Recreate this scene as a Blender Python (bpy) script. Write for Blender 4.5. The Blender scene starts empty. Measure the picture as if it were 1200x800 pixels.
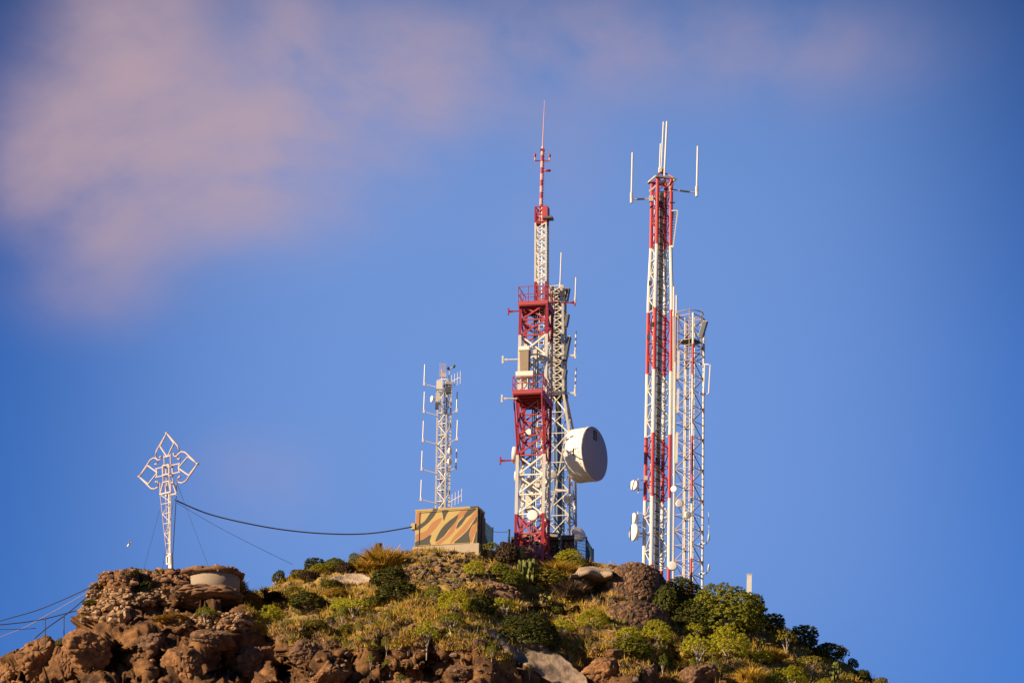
import bpy, math, random
import numpy as np
from mathutils import Vector, Matrix, noise
from mathutils.bvhtree import BVHTree
PI = math.pi
R = math.radians
random.seed(7)
rng = np.random.default_rng(7)
scene = bpy.context.scene
C = scene.collection

# ------------------------------------------------------------------ camera
PITCH, ROLL, FPX, DIST = R(18), R(1.0), 4000.0, 250.0
fwd = Vector((0, math.cos(PITCH), math.sin(PITCH)))
up0 = Vector((0, -math.sin(PITCH), math.cos(PITCH)))
ri0 = Vector((1, 0, 0))
cup = up0 * math.cos(ROLL) - ri0 * math.sin(ROLL)
cri = ri0 * math.cos(ROLL) + up0 * math.sin(ROLL)
CAM = Vector((0, 0, 15)) - fwd * DIST
PXM = FPX / DIST                       # picture units per metre at the towers

def ray(px, py):
    return fwd + cri * ((px - 600) / FPX) + cup * ((400 - py) / FPX)

def W(px, py, Y):
    """point of the plane y=Y seen in direction (px,py)"""
    d = ray(px, py)
    return CAM + d * ((Y - CAM.y) / d.y)

cam = bpy.data.cameras.new('camera')
cam.sensor_width = 36
cam.lens = FPX / 1200 * 36
cam.clip_start, cam.clip_end = 1, 20000
co = bpy.data.objects.new('camera', cam)
M = Matrix((cri, cup, -fwd)).transposed().to_4x4()
M.translation = CAM
co.matrix_world = M
C.objects.link(co)
scene.camera = co

def nvec(p):
    return Vector((noise.noise(p + Vector((9.3, -1.5, -7.9))), noise.noise(p), noise.noise(p + Vector((6.3, .17, -2.7)))))

# ------------------------------------------------------------------ materials
def mat(name):
    m = bpy.data.materials.new(name)
    m.use_nodes = True
    nt = m.node_tree
    return m, nt, nt.nodes['Principled BSDF']

def N(nt, kind, **kw):
    n = nt.nodes.new(kind)
    for k, v in kw.items():
        if k in n.inputs.keys():
            n.inputs[k].default_value = v
        else:
            setattr(n, k, v)
    return n

def ramp(nt, src, stops):
    r = nt.nodes.new('ShaderNodeValToRGB')
    e = r.color_ramp.elements
    e[0].position, e[0].color = stops[0][0], (*stops[0][1], 1)
    e[1].position, e[1].color = stops[-1][0], (*stops[-1][1], 1)
    for p, c in stops[1:-1]:
        x = e.new(p)
        x.color = (*c, 1)
    nt.links.new(src, r.inputs[0])
    return r.outputs[0]

def mixc(nt, fac, a, b, mode='MIX'):
    m = nt.nodes.new('ShaderNodeMix')
    m.data_type, m.blend_type = 'RGBA', mode
    for s, v in ((0, fac), (6, a), (7, b)):
        if hasattr(v, 'is_linked') or hasattr(v, 'links'):
            nt.links.new(v, m.inputs[s])
        else:
            m.inputs[s].default_value = v if s == 0 else (*v, 1)
    return m.outputs[2]

def math_(nt, op, a, b=0.0, clamp=False):
    m = nt.nodes.new('ShaderNodeMath')
    m.operation, m.use_clamp = op, clamp
    for i, v in enumerate((a, b)):
        if hasattr(v, 'links'):
            nt.links.new(v, m.inputs[i])
        else:
            m.inputs[i].default_value = v
    return m.outputs[0]

def noise_tex(nt, scale, detail=4, rough=.55, coord='Object', dist=0.0):
    tc = nt.nodes.new('ShaderNodeTexCoord')
    n = N(nt, 'ShaderNodeTexNoise', Scale=scale, Detail=detail, Roughness=rough, Distortion=dist)
    nt.links.new(tc.outputs[coord], n.inputs['Vector'])
    return n.outputs[0]

def bump(nt, b, h, strength, dist):
    n = N(nt, 'ShaderNodeBump', Strength=strength, Distance=dist)
    nt.links.new(h, n.inputs['Height'])
    nt.links.new(n.outputs[0], b.inputs['Normal'])

def paint(name, col, dirt=(.16, .09, .05), rough=.45, amount=.5, metallic=0.0):
    """weathered paint: faded patches and rusty stains that belong to the surface"""
    m, nt, b = mat(name)
    n1 = noise_tex(nt, 1.3, 5, .6)
    n2 = noise_tex(nt, 7.0, 4, .65)
    faded = tuple(min(1, c * .82 + .03) for c in col)
    c = mixc(nt, n1, col, faded)
    f = math_(nt, 'MULTIPLY', math_(nt, 'SUBTRACT', n2, .56, True), 3.2 * amount, True)
    b_in = mixc(nt, f, c, dirt)
    nt.links.new(b_in, b.inputs['Base Color'])
    b.inputs['Roughness'].default_value = rough
    b.inputs['Metallic'].default_value = metallic
    return m

MT = {}
MT['white'] = paint('white_paint', (.66, .62, .54), (.30, .17, .09), amount=.9)
MT['cream'] = paint('cream_paint', (.52, .46, .36), amount=.9)
MT['crimson'] = paint('crimson_paint', (.33, .014, .022), (.10, .02, .015), amount=.8)
MT['red'] = paint('signal_red_paint', (.43, .018, .006), (.15, .03, .01), amount=.5)
MT['rose'] = paint('faded_red_white_paint', (.60, .30, .26), (.40, .10, .07), amount=.7)
MT['steel'] = paint('galvanised_steel', (.56, .51, .43), (.20, .14, .09), .5, .6, 0.0)
MT['rosesteel'] = paint('rusty_pale_steel', (.50, .36, .30), (.25, .12, .08), .5, .6)
MT['rustysteel'] = paint('rusty_brown_steel', (.30, .20, .155), (.16, .07, .04), .6, .9)
MT['crosswhite'] = paint('greyed_pinkish_white_paint', (.52, .44, .41), (.28, .17, .12), .6, .8)
MT['dark'] = paint('dark_cable_rubber', (.028, .028, .034), (.05, .04, .03), .6, .4)
MT['darkpanel'] = paint('dark_antenna_shell', (.055, .048, .04), (.09, .07, .05), .5, .5)
MT['radome'] = paint('radome_white', (.80, .74, .64), (.55, .46, .36), .5, .35)
MT['radomeface'] = paint('radome_shade_grey', (.37, .32, .35), (.29, .24, .255), .7, .25)  # grey holds the shade on the drum's face, painted into the colour
MT['blueduct'] = paint('blue_cable_duct', (.05, .10, .22), (.04, .05, .08), .5, .5)
MT['green'] = paint('green_fence_coating', (.010, .05, .085), (.01, .03, .03), .4, .3)
MT['concrete'] = paint('weathered_concrete_and_horn_shade', (.28, .205, .135), (.14, .09, .055), .9, 1.2)
MT['plinth'] = paint('pale_concrete', (.36, .275, .18), (.2, .14, .09), .9, 1.0)
MT['roofslab'] = paint('dark_roof_felt', (.07, .06, .05), (.11, .08, .06), .9, .8)
MT['camotan'] = paint('camouflage_sand', (.40, .275, .085), (.28, .19, .075), .85, .6)
MT['camoorange'] = paint('camouflage_orange', (.33, .135, .045), (.24, .12, .05), .85, .6)
MT['camodark_and_shade'] = paint('camouflage_black_and_shade', (.038, .034, .024), (.07, .055, .035), .85, .6)
MT['feather'] = paint('white_feather', (.78, .68, .68), (.55, .45, .45), .8, .4)

def stone(name, lo, mid, hi, scale=1.5, bmp=.5):
    m, nt, b = mat(name)
    tc = nt.nodes.new('ShaderNodeTexCoord')
    g = nt.nodes.new('ShaderNodeNewGeometry')
    n1 = noise_tex(nt, scale, 6, .62)
    rnd = math_(nt, 'MULTIPLY', g.outputs['Random Per Island'], .5)
    oi = nt.nodes.new('ShaderNodeObjectInfo')
    v = math_(nt, 'ADD', math_(nt, 'MULTIPLY', math_(nt, 'ADD', math_(nt, 'MULTIPLY', math_(nt, 'SUBTRACT', n1, .5), 1.5), .5), .72), math_(nt, 'MULTIPLY', math_(nt, 'ADD', math_(nt, 'MULTIPLY', rnd, .8), math_(nt, 'MULTIPLY', oi.outputs['Random'], .1)), .75))
    c = ramp(nt, v, [(.25, lo), (.52, mid), (.85, hi)])
    nt.links.new(c, b.inputs['Base Color'])
    b.inputs['Roughness'].default_value = .95
    bump(nt, b, noise_tex(nt, scale * 7, 8, .7), bmp, .12)
    return m

MT['boulder'] = stone('brown_boulder_rock', (.035, .019, .012), (.15, .075, .036), (.38, .20, .095), 2.6, 1.0)
MT['orangerock'] = stone('orange_boulder_rock', (.05, .025, .012), (.22, .098, .034), (.46, .23, .085), 2.6, 1.0)
MT['stones'] = stone('reddish_wall_stone', (.055, .028, .018), (.18, .088, .042), (.40, .22, .11), 1.2)
MT['ruinstones'] = stone('dark_brown_ruin_stone', (.028, .015, .009), (.105, .052, .026), (.27, .145, .068), 1.2)
MT['palestones'] = stone('pale_wall_stone', (.09, .05, .03), (.26, .15, .075), (.46, .30, .165), 1.2)
MT['greystone'] = stone('grey_brown_stone', (.05, .034, .024), (.135, .088, .06), (.28, .185, .125), 1.4)
MT['slab'] = stone('pale_smooth_rock', (.13, .09, .055), (.30, .21, .14), (.42, .32, .225), 1.1, .9)
MT['darkstone'] = stone('shelter_shade_stone', (.02, .014, .01), (.045, .03, .02), (.09, .06, .04), 1.2)  # shade inside the shelter is put into this stone colour

def leaf(name, a, b_, trans, tr=.25):
    m, nt, b = mat(name)
    oi = nt.nodes.new('ShaderNodeObjectInfo')
    g = nt.nodes.new('ShaderNodeNewGeometry')
    v = math_(nt, 'ADD', math_(nt, 'MULTIPLY', oi.outputs['Random'], .35),
              math_(nt, 'MULTIPLY', g.outputs['Random Per Island'], .65))
    c = mixc(nt, v, a, b_)
    dead = math_(nt, 'GREATER_THAN', g.outputs['Random Per Island'], .95)
    c = mixc(nt, math_(nt, 'MULTIPLY', dead, .8), c, (.17, .10, .05))
    nt.links.new(c, b.inputs['Base Color'])
    b.inputs['Roughness'].default_value = .7
    b.inputs['Specular IOR Level'].default_value = .2
    t = nt.nodes.new('ShaderNodeBsdfTranslucent')
    t.inputs['Color'].default_value = (*trans, 1)
    mx = nt.nodes.new('ShaderNodeMixShader')
    mx.inputs[0].default_value = tr
    nt.links.new(b.outputs[0], mx.inputs[1])
    nt.links.new(t.outputs[0], mx.inputs[2])
    nt.links.new(mx.outputs[0], nt.nodes['Material Output'].inputs['Surface'])
    return m

LF = {
    'lime': leaf('lime_leaves', (.27, .255, .012), (.52, .47, .03), (.45, .42, .02), .36),
    'green': leaf('green_leaves', (.10, .115, .009), (.24, .23, .022), (.2, .2, .01)),
    'dark': leaf('dark_green_leaves', (.032, .040, .006), (.12, .12, .014), (.09, .10, .01), .15),
    'olive': leaf('olive_leaves', (.13, .112, .012), (.32, .255, .03), (.18, .16, .01)),
    'gold': leaf('golden_grass', (.32, .185, .02), (.60, .38, .05), (.42, .28, .03)),
    'brown': leaf('brown_scrub_twigs', (.04, .026, .014), (.13, .08, .04), (.08, .05, .03), .12),
    'tan': leaf('dry_tan_grass', (.22, .14, .07), (.42, .29, .16), (.3, .2, .1)),
    'cactus': leaf('cactus_pads', (.075, .09, .018), (.19, .19, .045), (.1, .1, .01), .05),
    'cactusyellow': leaf('yellow_cactus_pads', (.2, .18, .045), (.42, .36, .12), (.2, .2, .02), .05),
    'pink': leaf('pinkish_leaves', (.12, .075, .07), (.25, .15, .14), (.2, .1, .1)),
}
MT['stem'] = paint('pale_stem_bark', (.46, .37, .28), (.22, .16, .11), .9, .7)
MT['darkstem'] = paint('dark_stem_bark', (.10, .07, .045), (.05, .03, .02), .9, .7)

# ------------------------------------------------------------------ mesh builder
def basis(d):
    d = d.normalized()
    a = Vector((0, 0, 1)) if abs(d.z) < .9 else Vector((1, 0, 0))
    u = d.cross(a).normalized()
    return u, d.cross(u).normalized()

class MB:
    def __init__(s):
        s.v, s.f, s.m, s.mats, s.smooth = [], [], [], [], []

    def mi(s, m):
        m = MT.get(m) or LF.get(m) if isinstance(m, str) else m
        if m not in s.mats:
            s.mats.append(m)
        return s.mats.index(m)

    def add(s, vs, fs, m, smooth=False):
        o = len(s.v)
        s.v += [tuple(x) for x in vs]
        k = s.mi(m)
        for f in fs:
            s.f.append([o + i for i in f])
            s.m.append(k)
            s.smooth.append(smooth)

    def tube(s, p, q, r, m, n=6, r2=None):
        p, q = Vector(p), Vector(q)
        if (q - p).length < 1e-6:
            return
        u, w = basis(q - p)
        r2 = r if r2 is None else r2
        vs = []
        for c, rr in ((p, r), (q, r2)):
            for i in range(n):
                a = 2 * PI * i / n + PI / n
                vs.append(c + u * (rr * math.cos(a)) + w * (rr * math.sin(a)))
        fs = [[i, (i + 1) % n, n + (i + 1) % n, n + i] for i in range(n)]
        fs += [list(range(n))[::-1], list(range(n, 2 * n))]
        s.add(vs, fs, m)

    def line(s, pts, r, m, n=6):
        """swept tube through points"""
        pts = [Vector(p) for p in pts]
        vs, fs = [], []
        for k, p in enumerate(pts):
            d = pts[min(k + 1, len(pts) - 1)] - pts[max(k - 1, 0)]
            u, w = basis(d)
            rr = r[k] if isinstance(r, (list, tuple)) else r
            for i in range(n):
                a = 2 * PI * i / n
                vs.append(p + u * (rr * math.cos(a)) + w * (rr * math.sin(a)))
        for k in range(len(pts) - 1):
            for i in range(n):
                j = (i + 1) % n
                fs.append([k * n + i, k * n + j, (k + 1) * n + j, (k + 1) * n + i])
        fs += [list(range(n))[::-1], list(range((len(pts) - 1) * n, len(pts) * n))]
        s.add(vs, fs, m, True)

    def box(s, o, x, y, z, m):
        """box from corner o with edge vectors x, y, z"""
        o, x, y, z = map(Vector, (o, x, y, z))
        vs = [o, o + x, o + x + y, o + y, o + z, o + x + z, o + x + y + z, o + y + z]
        fs = [[3, 2, 1, 0], [4, 5, 6, 7], [0, 1, 5, 4], [1, 2, 6, 5], [2, 3, 7, 6], [3, 0, 4, 7]]
        if x.cross(y).dot(z) < 0:
            fs = [f[::-1] for f in fs]
        s.add(vs, fs, m)

    def cbox(s, c, x, y, z, m):
        c, x, y, z = map(Vector, (c, x, y, z))
        s.box(c - (x + y + z) / 2, x, y, z, m)

    def bar(s, p, q, w, h, m):
        """rectangular bar with a vertical height h"""
        p, q = Vector(p), Vector(q)
        d = q - p
        u, v = basis(d)
        s.box(p - u * w / 2 - v * h / 2, u * w, v * h, d, m)

    def lathe(s, c, ax, prof, m, n=24, smooth=True):
        """profile [(along, radius)] turned round the axis"""
        c, ax = Vector(c), Vector(ax).normalized()
        u, w = basis(ax)
        vs, fs = [], []
        for a, r in prof:
            for i in range(n):
                t = 2 * PI * i / n
                vs.append(c + ax * a + (u * math.cos(t) + w * math.sin(t)) * max(r, 1e-4))
        for k in range(len(prof) - 1):
            for i in range(n):
                j = (i + 1) % n
                fs.append([k * n + i, k * n + j, (k + 1) * n + j, (k + 1) * n + i])
        fs += [list(range(n))[::-1], list(range((len(prof) - 1) * n, len(prof) * n))]
        s.add(vs, fs, m, smooth)

    def plate(s, pts, nrm, t, m):
        """polygon pushed t along nrm"""
        nrm = Vector(nrm).normalized() * t
        n = len(pts)
        a = [Vector(p) for p in pts]
        vs = a + [p + nrm for p in a]
        fs = [list(range(n))[::-1], list(range(n, 2 * n))]
        fs += [[i, (i + 1) % n, n + (i + 1) % n, n + i] for i in range(n)]
        s.add(vs, fs, m)

    def rock(s, c, sx, sy, sz, m, rot=None):
        """one angular stone"""
        vs = []
        q = rot or Matrix.Rotation(random.uniform(0, 6.28), 3, 'Z') @ Matrix.Rotation(random.uniform(-.4, .4), 3, 'X')
        for v in ICO_V:
            k = random.uniform(.72, 1.18)
            vs.append(Vector(c) + q @ Vector((v[0] * sx * k, v[1] * sy * k, v[2] * sz * k)))
        s.add(vs, ICO_F, m)

    def build(s, name, parent=None, loc=None):
        me = bpy.data.meshes.new(name)
        o = bpy.data.objects.new(name, me)
        C.objects.link(o)
        off = Vector(loc) if loc is not None else (Vector(parent['org']) if parent is not None else Vector((0, 0, 0)))
        v = np.array(s.v, dtype=np.float64) - np.array(off)
        me.from_pydata(v.tolist(), [], s.f)
        for m in s.mats:
            me.materials.append(m)
        me.polygons.foreach_set('material_index', s.m)
        me.polygons.foreach_set('use_smooth', s.smooth)
        me.update()
        if parent is not None:
            o.parent = parent
            if loc is not None:
                o.location = Vector(loc) - Vector(parent['org'])
                o['org'] = list(loc)
            else:
                o['org'] = list(off)
                # origin stays at the parent's base
        elif loc is not None:
            o.location = loc
        return o

t_ = (1 + 5 ** .5) / 2
_l = (1 + t_ * t_) ** .5
ICO_V = [(a / _l, b / _l, c / _l) for a, b, c in
         [(-1, t_, 0), (1, t_, 0), (-1, -t_, 0), (1, -t_, 0), (0, -1, t_), (0, 1, t_), (0, -1, -t_), (0, 1, -t_),
          (t_, 0, -1), (t_, 0, 1), (-t_, 0, -1), (-t_, 0, 1)]]
ICO_F = [[0, 11, 5], [0, 5, 1], [0, 1, 7], [0, 7, 10], [0, 10, 11], [1, 5, 9], [5, 11, 4], [11, 10, 2], [10, 7, 6],
         [7, 1, 8], [3, 9, 4], [3, 4, 2], [3, 2, 6], [3, 6, 8], [3, 8, 9], [4, 9, 5], [2, 4, 11], [6, 2, 10], [8, 6, 7], [9, 8, 1]]

def tag(o, label, cat, group=None):
    o['label'], o['category'] = label, cat
    if group:
        o['group'] = group
    return o

def thing(name, label, cat, loc, group=None):
    o = bpy.data.objects.new(name, None)
    C.objects.link(o)
    o.location = loc
    o['org'] = list(loc)
    return tag(o, label, cat, group)

def kind(o, k):
    o['kind'] = k
    return o

# ------------------------------------------------------------------ terrain
CREST = np.array([(-2600, 2300), (-1400, 1300), (-700, 960), (-300, 850), (-120, 800), (0, 772), (30, 763), (60, 757), (88, 748), (97, 716),
                  (108, 690), (120, 678), (140, 672), (165, 668), (200, 669), (225, 668), (262, 670), (276, 674), (288, 692), (302, 694),
                  (325, 683), (345, 671), (380, 662), (420, 658), (455, 652), (475, 647), (486, 643), (520, 643), (558, 643.5), (600, 648), (640, 655),
                  (690, 657), (718, 661), (760, 680), (800, 692), (840, 704), (880, 716), (920, 740), (960, 762), (1000, 782),
                  (1045, 808), (1100, 842), (1300, 980), (1900, 1500), (3600, 3300)], float)
YCR = np.array([(-2600, 0), (0, -3), (88, -4), (270, -4), (300, -1), (345, 0), (450, .4), (475, -.5), (520, -.7), (560, -.5), (600, 2), (640, 3.2), (690, 3.5), (718, 2),
                (790, 2.5), (850, 2), (1000, 0), (1300, -4), (3600, -10)], float)
DROCK = np.array([(-3000, -20), (280, -20), (300, 20), (345, 62), (400, 76), (470, 88), (560, 98), (620, 110), (680, 100), (760, 95), (850, 92),
                  (900, 108), (1000, 150), (3000, 160)], float)
cols = np.concatenate([np.linspace(-2600, -160, 60)[:-1], np.linspace(-160, -40, 24)[:-1], np.arange(-40, 1110, 1.55),
                       np.linspace(1111, 1300, 30), np.linspace(1310, 3600, 60)])
nc = len(cols)
dd = np.concatenate([np.arange(0, 215, 1.55), np.linspace(217, 330, 30)])
pxg = cols[None, :].repeat(len(dd), 0)
dg = dd[:, None].repeat(nc, 1)
left = np.clip((345 - cols) / 60, 0, 1)
left = left * left * (3 - 2 * left)
inv = np.zeros_like(dg)                       # metres towards the viewer per picture unit down the slope
gl = np.where(dd < 46, 26.0, np.where(dd < 62, 5.5, np.where(dd < 110, 17.0, 24.0)))
gm = np.where(dd < 75, 6.6, np.where(dd < 105, 9.0, 19.0))
ig = (1 / gl)[:, None] * left[None, :] + (1 / gm)[:, None] * (1 - left[None, :])
k5 = np.ones(9) / 9
ig = np.apply_along_axis(lambda a: np.convolve(np.pad(a, 4, 'edge'), k5, 'valid'), 0, ig)
step = np.diff(dd, prepend=dd[0])
adv = np.cumsum(ig * step[:, None], 0)
Yg = np.interp(cols, YCR[:, 0], YCR[:, 1])[None, :] - adv
pyg = np.interp(cols, CREST[:, 0], CREST[:, 1])[None, :] + dg
HOLLOW = [(296, 705, 54, 12, 5.0), (258, 679, 30, 7, 1.4), (232, 713, 30, 6, 1.6), (698, 690, 21, 14, 3.2), (832, 722, 44, 22, 2.6), (205, 712, 40, 5, 1.0),
          (134, 780, 27, 25, 5.0), (92, 778, 9, 24, 3.5), (40, 795, 20, 12, 3.0), (262, 780, 20, 27, 5.0), (350, 787, 30, 12, 4.0), (186, 780, 10, 18, 2.5), (460, 795, 60, 14, 2.0),
          (520, 778, 24, 12, 1.8), (590, 700, 40, 8, 1.2), (640, 722, 46, 12, 1.8), (820, 775, 40, 6, 1.2), (770, 790, 36, 12, 1.6), (420, 775, 34, 9, 1.5),
          (500, 745, 26, 8, .9), (230, 745, 34, 10, 1.3), (330, 772, 10, 22, 3.0), (470, 770, 30, 8, 1.6), (600, 775, 22, 8, 1.2), (785, 775, 14, 20, 1.8), (180, 730, 30, 6, .8)]
for hx_, hy_, rx_, ry_, am_ in HOLLOW:
    wob = 1 + .25 * np.sin(pxg * .23 + hy_) * np.cos(pyg * .31 + hx_)
    q_ = np.sqrt(((pxg - hx_) / rx_) ** 2 + ((pyg - hy_) / ry_) ** 2) * wob
    k_ = np.clip((1.2 - q_) / .42, 0, 1)
    Yg = Yg + am_ * k_ * k_ * (3 - 2 * k_)
ax = (pxg - 600) / FPX
ay = (400 - pyg) / FPX
D = np.stack([fwd[i] + cri[i] * ax + cup[i] * ay for i in range(3)], -1)
tt = (Yg - CAM.y) / D[..., 1]
P = np.array(CAM)[None, None] + D * tt[..., None]
# behind the crest: a small plateau, then the far side of the hill
back = []
for s in [.25, .5, .9, 1.4, 2, 3, 4, 5.5, 7, 9, 12, 16, 24, 40, 70, 120, 200]:
    q = P[0].copy()
    q[:, 1] += s
    q[:, 2] -= .03 * s + max(0, s - 8) * .55
    back.append(q)
front = []
for s in [.6, 1.4, 2.5, 4, 7, 12, 20, 35, 60, 100, 160]:
    q = P[-1].copy()
    q[:, 1] -= s
    q[:, 2] -= .72 * s
    front.append(q)
nb = len(back)
P = np.concatenate([np.array(back[::-1]), P, np.array(front)], 0)
nr = P.shape[0]
drow = np.concatenate([np.full(nb, -3.0), dd, np.full(len(front), 400.0)])
# normals
du = np.gradient(P, axis=1)
dv = np.gradient(P, axis=0)
nrm = np.cross(dv, du)
nrm /= np.linalg.norm(nrm, axis=-1, keepdims=True) + 1e-9
sm = nrm.copy()
for _ in range(3):
    sm[1:-1, 1:-1] = (sm[:-2, 1:-1] + sm[2:, 1:-1] + sm[1:-1, :-2] + sm[1:-1, 2:] + sm[1:-1, 1:-1]) / 5
def seg_d(x, y, x0, y0, x1, y1):
    t = np.clip(((x - x0) * (x1 - x0) + (y - y0) * (y1 - y0)) / ((x1 - x0) ** 2 + (y1 - y0) ** 2), 0, 1)
    return np.hypot(x - x0 - t * (x1 - x0), y - y0 - t * (y1 - y0))
smoothm = np.ones((nr, nc))                   # even ground under the pale slab
smoothm[nb:nb + len(dd)] = np.clip((seg_d(pxg, pyg, 575, 745, 685, 805) - 18) / 16, .08, 1)
rockm = np.zeros((nr, nc))
disp = np.zeros((nr, nc))
drk = np.interp(cols, DROCK[:, 0], DROCK[:, 1])
for c in range(nc):
    coarse = cols[c] < -60 or cols[c] > 1200
    for r in range(nr):
        p = Vector(P[r, c])
        n1 = noise.fractal(p * .35, 1.0, 2.0, 3) if not coarse else 0
        k = (drow[r] - drk[c]) / 22 + n1 * 1.0
        k = min(1, max(0, k + .3))
        rockm[r, c] = k
        if coarse:
            disp[r, c] = noise.noise(p * .2) * .8
            continue
        q = p + nvec(p * .5) * .6
        q.z *= .8
        f, fc = noise.voronoi(q * .40)
        h1 = nvec(fc[0] * 5.7 + Vector((3, 1, 7)))
        lump = .55 + h1.x * 1.3 + (q * .40 - fc[0]).dot(h1) * 3.0 + min(.25, f[1] - f[0]) * 1.0
        f2, fc2 = noise.voronoi(q * 1.15)
        h2 = nvec(fc2[0] * 5.7)
        lump2 = .15 + h2.x * .42 + (q * 1.15 - fc2[0]).dot(h2) * .9 + min(.2, f2[1] - f2[0]) * .35
        fine = noise.fractal(p * 2.4, 1.0, 2.1, 4)
        dd_ = k * (lump + lump2 * .5 - .68 + fine * .08) + (1 - k) * (noise.fractal(p * .55, 1.0, 2.0, 3) * .30 + fine * .10 + (lump2 - .15) * .45)
        if drow[r] < 10:                      # keep the skyline where it is
            dd_ *= max(.25, (drow[r] + 3) / 13)
        disp[r, c] = dd_ * smoothm[r, c]
P = P + sm * disp[..., None]
verts = P.reshape(-1, 3)
idx = np.arange(nr * nc).reshape(nr, nc)
quads = np.stack([idx[:-1, :-1], idx[1:, :-1], idx[1:, 1:], idx[:-1, 1:]], -1).reshape(-1, 4)
me = bpy.data.meshes.new('hill')
me.from_pydata(verts.tolist(), [], quads.tolist())
me.attributes.new('rock', 'FLOAT', 'POINT').data.foreach_set('value', rockm.reshape(-1).astype(np.float32))
me.polygons.foreach_set('use_smooth', [True] * len(quads))
hill = kind(bpy.data.objects.new('hill', me), 'structure')
C.objects.link(hill)
BVH = BVHTree.FromPolygons(verts.tolist(), quads.tolist())

m, nt, b = mat('hill_rock_and_soil')
at = N(nt, 'ShaderNodeAttribute', attribute_name='rock')
n1 = noise_tex(nt, .55, 6, .62, dist=.4)
n2 = noise_tex(nt, 1.7, 6, .65)
n3 = noise_tex(nt, .28, 3, .5)
rockc = ramp(nt, math_(nt, 'ADD', math_(nt, 'MULTIPLY', n1, .55), math_(nt, 'MULTIPLY', n2, .45)),
             [(.30, (.03, .018, .012)), (.43, (.10, .052, .027)), (.53, (.22, .108, .044)), (.62, (.36, .175, .066)), (.74, (.46, .29, .15))])
soilc = ramp(nt, math_(nt, 'ADD', math_(nt, 'MULTIPLY', n3, .5), math_(nt, 'MULTIPLY', n2, .5)),
             [(.34, (.085, .05, .025)), (.43, (.24, .145, .055)), (.52, (.44, .285, .08)), (.60, (.33, .245, .05)), (.70, (.46, .32, .17))])
nt.links.new(mixc(nt, at.outputs['Fac'], soilc, rockc), b.inputs['Base Color'])
b.inputs['Roughness'].default_value = .95
b.inputs['Specular IOR Level'].default_value = .15
bump(nt, b, math_(nt, 'ADD', noise_tex(nt, 4, 10, .7), math_(nt, 'MULTIPLY', noise_tex(nt, 16, 6, .7), .4)), .9, .25)
me.materials.append(m)

g = MB()
g.add([(-9000, -9000, -66), (9000, -9000, -66), (9000, 9000, -66), (-9000, 9000, -66)], [[0, 1, 2, 3]], 'greystone')
m, nt, b = mat('dry_plain')
nt.links.new(ramp(nt, noise_tex(nt, .02, 8, .6), [(.35, (.08, .07, .03)), (.55, (.20, .15, .08)), (.7, (.28, .21, .12))]), b.inputs['Base Color'])
b.inputs['Roughness'].default_value = 1
g.mats = [m]
kind(g.build('ground'), 'structure')

def hit(px, py):
    """ground point in direction (px,py), searching downwards when the direction misses the hill"""
    for k in range(60):
        h = BVH.ray_cast(CAM, ray(px, py + k))
        if h[0] is not None:
            return h[0], h[1]
    return W(px, py, 0), Vector((0, 0, 1))

def ground_z(x, y):
    h = BVH.ray_cast(Vector((x, y, 80)), Vector((0, 0, -1)))
    return h[0].z if h[0] is not None else -66

# ------------------------------------------------------------------ towers
class Frame:
    """a tower's own axes: a to the right, b to the back, h up"""
    def __init__(s, base, top, Y, yaw):
        s.Y = Y
        s.B = W(base[0], base[1], Y)
        T = W(top[0], top[1], Y)
        s.axis = (T - s.B).normalized()
        s.x = Vector((math.cos(yaw), -math.sin(yaw), 0))
        s.y = Vector((math.sin(yaw), math.cos(yaw), 0))
        s.px0, s.py0 = base
        s.pxt = (top[0] - base[0]) / (top[1] - base[1])

    def h(s, py):
        px = s.px0 + (py - s.py0) * s.pxt
        return (W(px, py, s.Y) - s.B).z / s.axis.z

    def p(s, a, b, h):
        return s.B + s.x * a + s.y * b + s.axis * h

CORN = [(-1, -1), (1, -1), (1, 1), (-1, 1)]

def lattice(root, F, width, levels, colour, leg_r, br_r, style='Z', square=True, bracecol=None, horiz=True, alt=0, leg_cols=None):
    """four legs and the bracing of all four faces between the levels; colour(h) picks the paint"""
    bc = bracecol or colour
    for ci, (sa, sb) in enumerate(CORN):
        m = MB()
        for h0, h1 in zip(levels, levels[1:]):
            p, q = F.p(sa * width(h0) / 2, sb * width(h0) / 2, h0), F.p(sa * width(h1) / 2, sb * width(h1) / 2, h1)
            col = (leg_cols or {}).get(ci, colour)((h0 + h1) / 2)
            if square:
                m.bar(p, q, leg_r * 2, leg_r * 2, col)
            else:
                m.tube(p, q, leg_r, col, 8)
        m.build('leg', root)
    m = MB()
    for k, (h0, h1) in enumerate(zip(levels, levels[1:])):
        w0, w1 = width(h0) / 2 - leg_r * .3, width(h1) / 2 - leg_r * .3
        for f in range(4):
            a, b_ = CORN[f], CORN[(f + 1) % 4]
            p0, p1 = F.p(a[0] * w0, a[1] * w0, h0), F.p(b_[0] * w0, b_[1] * w0, h0)
            q0, q1 = F.p(a[0] * w1, a[1] * w1, h1), F.p(b_[0] * w1, b_[1] * w1, h1)
            c = bc((h0 + h1) / 2)
            if style == 'X':
                m.bar(p0, q1, br_r * 2, br_r * 2, c)
                off = (F.p(0, 0, h0) - (p0 + p1) / 2).normalized() * br_r * 2.2
                m.bar(p1 + off, q0 + off, br_r * 2, br_r * 2, c)
            elif (k + f + alt) % 2:
                m.bar(p0, q1, br_r * 2, br_r * 2, c)
            else:
                m.bar(p1, q0, br_r * 2, br_r * 2, c)
            if horiz:
                m.bar(p0, p1, br_r * 1.8, br_r * 1.8, bc(h0 + .02))
            if k == len(levels) - 2:
                m.bar(q0, q1, br_r * 2, br_r * 2, c)
    return m.build('bracing', root)

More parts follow.
